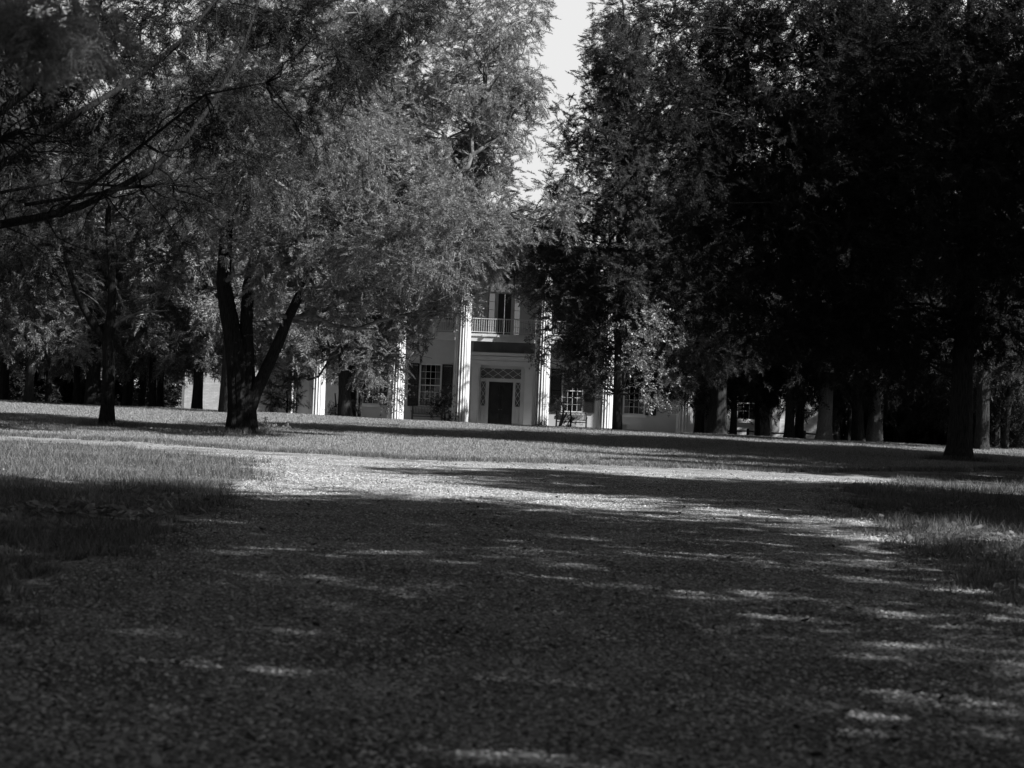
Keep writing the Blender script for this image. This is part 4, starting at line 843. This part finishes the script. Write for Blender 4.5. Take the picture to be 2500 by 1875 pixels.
# weed beside the big trunk
def weed(px, py, label, n, s, seed):
    b = G(px, py); t = empty('broadleaf_weed', b, label, 'plant', 'weeds growing by the trunk'); r = np.random.default_rng(seed)
    P = r.normal(size=(n, 3)) * np.array([.22, .15, .05]) * s + np.array([0, 0, .10 * s + .05]); F = r.normal(size=(n, 3)) * np.array([1, 1, .4]) + np.array([0, 0, .3])
    link('foliage', soup('foliage', bake(LS, P, F, r.uniform(.35, .6, n) * s, r), 4), M_broad, t)
weed(642, 1050, 'low leafy weed right beside the base of the large multi-stem cedar', 34, 1.1, 1)
weed(700, 1052, 'small leafy weed on the lawn a little right of the large cedar base', 12, .7, 2)

# ------------------------------------------------------------------ low post and rail fence before the right wing
def fence():
    pts = [(1700, 1052), (1826, 1056), (1964, 1066), (2042, 1066)]; Yq = [97, 97, 97, 97]
    P = [at(px, py, y) for (px, py), y in zip(pts, Yq)]; b = Vector((P[1].x, P[1].y, 0))
    t = empty('rail_fence', b, 'low dark post and rail fence in front of the right brick wing', 'fence')
    tops = []
    for (p, w) in zip(P, (.16, .16, .16, .26)):
        gz = float(H(p.x, p.y)); topz = gz + .72; tops.append(Vector((p.x, p.y, topz)) - b)
        mb = MB(); q = p - b; mb.tube([(q.x, q.y, gz - .1), (q.x, q.y, topz - .1), (q.x, q.y, topz + .06)], [w / 2, w / 2, w / 2 * .8], 8, .05, 3); mb.build('post', M_fence, t)
    for a, c in zip(tops[:-1], tops[1:]):
        for dz in (-.08, -.40):
            p = limb_path(a + Vector((0, 0, dz)), c + Vector((0, 0, dz)), -.018, 9, .03, int(a.x * 10)); MB().tube(p, [.045] * 9, 7, .08, 2).build('rail', M_fence, t, True)
fence()

# ------------------------------------------------------------------ light
PHI, EL = R(68), R(41)
sd = Vector((math.sin(PHI) * math.cos(EL), -math.cos(PHI) * math.cos(EL), math.sin(EL)))
sl = bpy.data.lights.new('sun', 'SUN'); sl.energy = 5.0; sl.angle = R(.53); sl.color = (1, 1, 1)
so = bpy.data.objects.new('sun', sl); COL.objects.link(so); so.rotation_euler = sd.to_track_quat('Z', 'Y').to_euler()
w = bpy.data.worlds.new('World'); sc.world = w; w.use_nodes = True; nt = w.node_tree; nt.nodes.clear()
out = nt.nodes.new('ShaderNodeOutputWorld'); bg = nt.nodes.new('ShaderNodeBackground'); sky = nt.nodes.new('ShaderNodeTexSky'); sky.sky_type = 'NISHITA'
sky.sun_disc = False; sky.sun_elevation = EL; sky.sun_rotation = math.atan2(sd.x, sd.y)
L = nt.links
sp_ = nt.nodes.new('ShaderNodeSeparateColor'); L.new(sky.outputs[0], sp_.inputs[0])      # black and white film behind a red filter
def mth(op, a, b=None, c=None):
    n = nt.nodes.new('ShaderNodeMath'); n.operation = op
    for i, v in enumerate((a, b, c)):
        if v is None: continue
        if isinstance(v, (int, float)): n.inputs[i].default_value = v
        else: L.new(v, n.inputs[i])
    return n.outputs[0]
bwv = mth('MAXIMUM', mth('SUBTRACT', mth('MULTIPLY', sp_.outputs[0], 1.0), mth('MULTIPLY', sp_.outputs[2], .14)), .12)
tc = nt.nodes.new('ShaderNodeTexCoord'); sx_ = nt.nodes.new('ShaderNodeSeparateXYZ'); L.new(tc.outputs['Generated'], sx_.inputs[0])
nz = nt.nodes.new('ShaderNodeTexNoise'); nz.inputs['Scale'].default_value = 3.2; nz.inputs['Detail'].default_value = 9; mpn = nt.nodes.new('ShaderNodeMapping'); mpn.inputs['Scale'].default_value = (1, 1, 2.5)
L.new(tc.outputs['Generated'], mpn.inputs['Vector']); L.new(mpn.outputs[0], nz.inputs['Vector'])
mr = nt.nodes.new('ShaderNodeMapRange'); mr.interpolation_type = 'SMOOTHSTEP'; L.new(sx_.outputs[2], mr.inputs[0]); mr.inputs[1].default_value = .18; mr.inputs[2].default_value = .5; mr.inputs[3].default_value = .62; mr.inputs[4].default_value = 0
mr3 = nt.nodes.new('ShaderNodeMapRange'); L.new(sx_.outputs[1], mr3.inputs[0]); mr3.inputs[1].default_value = .55; mr3.inputs[2].default_value = .9; mr3.inputs[3].default_value = -.4; mr3.inputs[4].default_value = 0
cl_ = mth('SUBTRACT', mth('ADD', mth('ADD', nz.outputs['Fac'], mr.outputs[0]), mr3.outputs[0]), .62)
mr2 = nt.nodes.new('ShaderNodeMapRange'); mr2.interpolation_type = 'SMOOTHSTEP'; L.new(cl_, mr2.inputs[0]); mr2.inputs[1].default_value = 0; mr2.inputs[2].default_value = .3
mix = nt.nodes.new('ShaderNodeMix'); mix.data_type = 'FLOAT'; L.new(mr2.outputs[0], mix.inputs[0]); L.new(bwv, mix.inputs[2]); mix.inputs[3].default_value = 8.4
L.new(mix.outputs[0], bg.inputs[0]); bg.inputs[1].default_value = .05
nt.links.new(bg.outputs[0], out.inputs[0])
sc.view_settings.view_transform = 'Standard'; sc.view_settings.look = 'None'; sc.view_settings.exposure = 1.0; sc.view_settings.gamma = 1
sc.render.engine = 'CYCLES'; sc.cycles.max_bounces = 5; sc.cycles.diffuse_bounces = 3; sc.cycles.transparent_max_bounces = 8
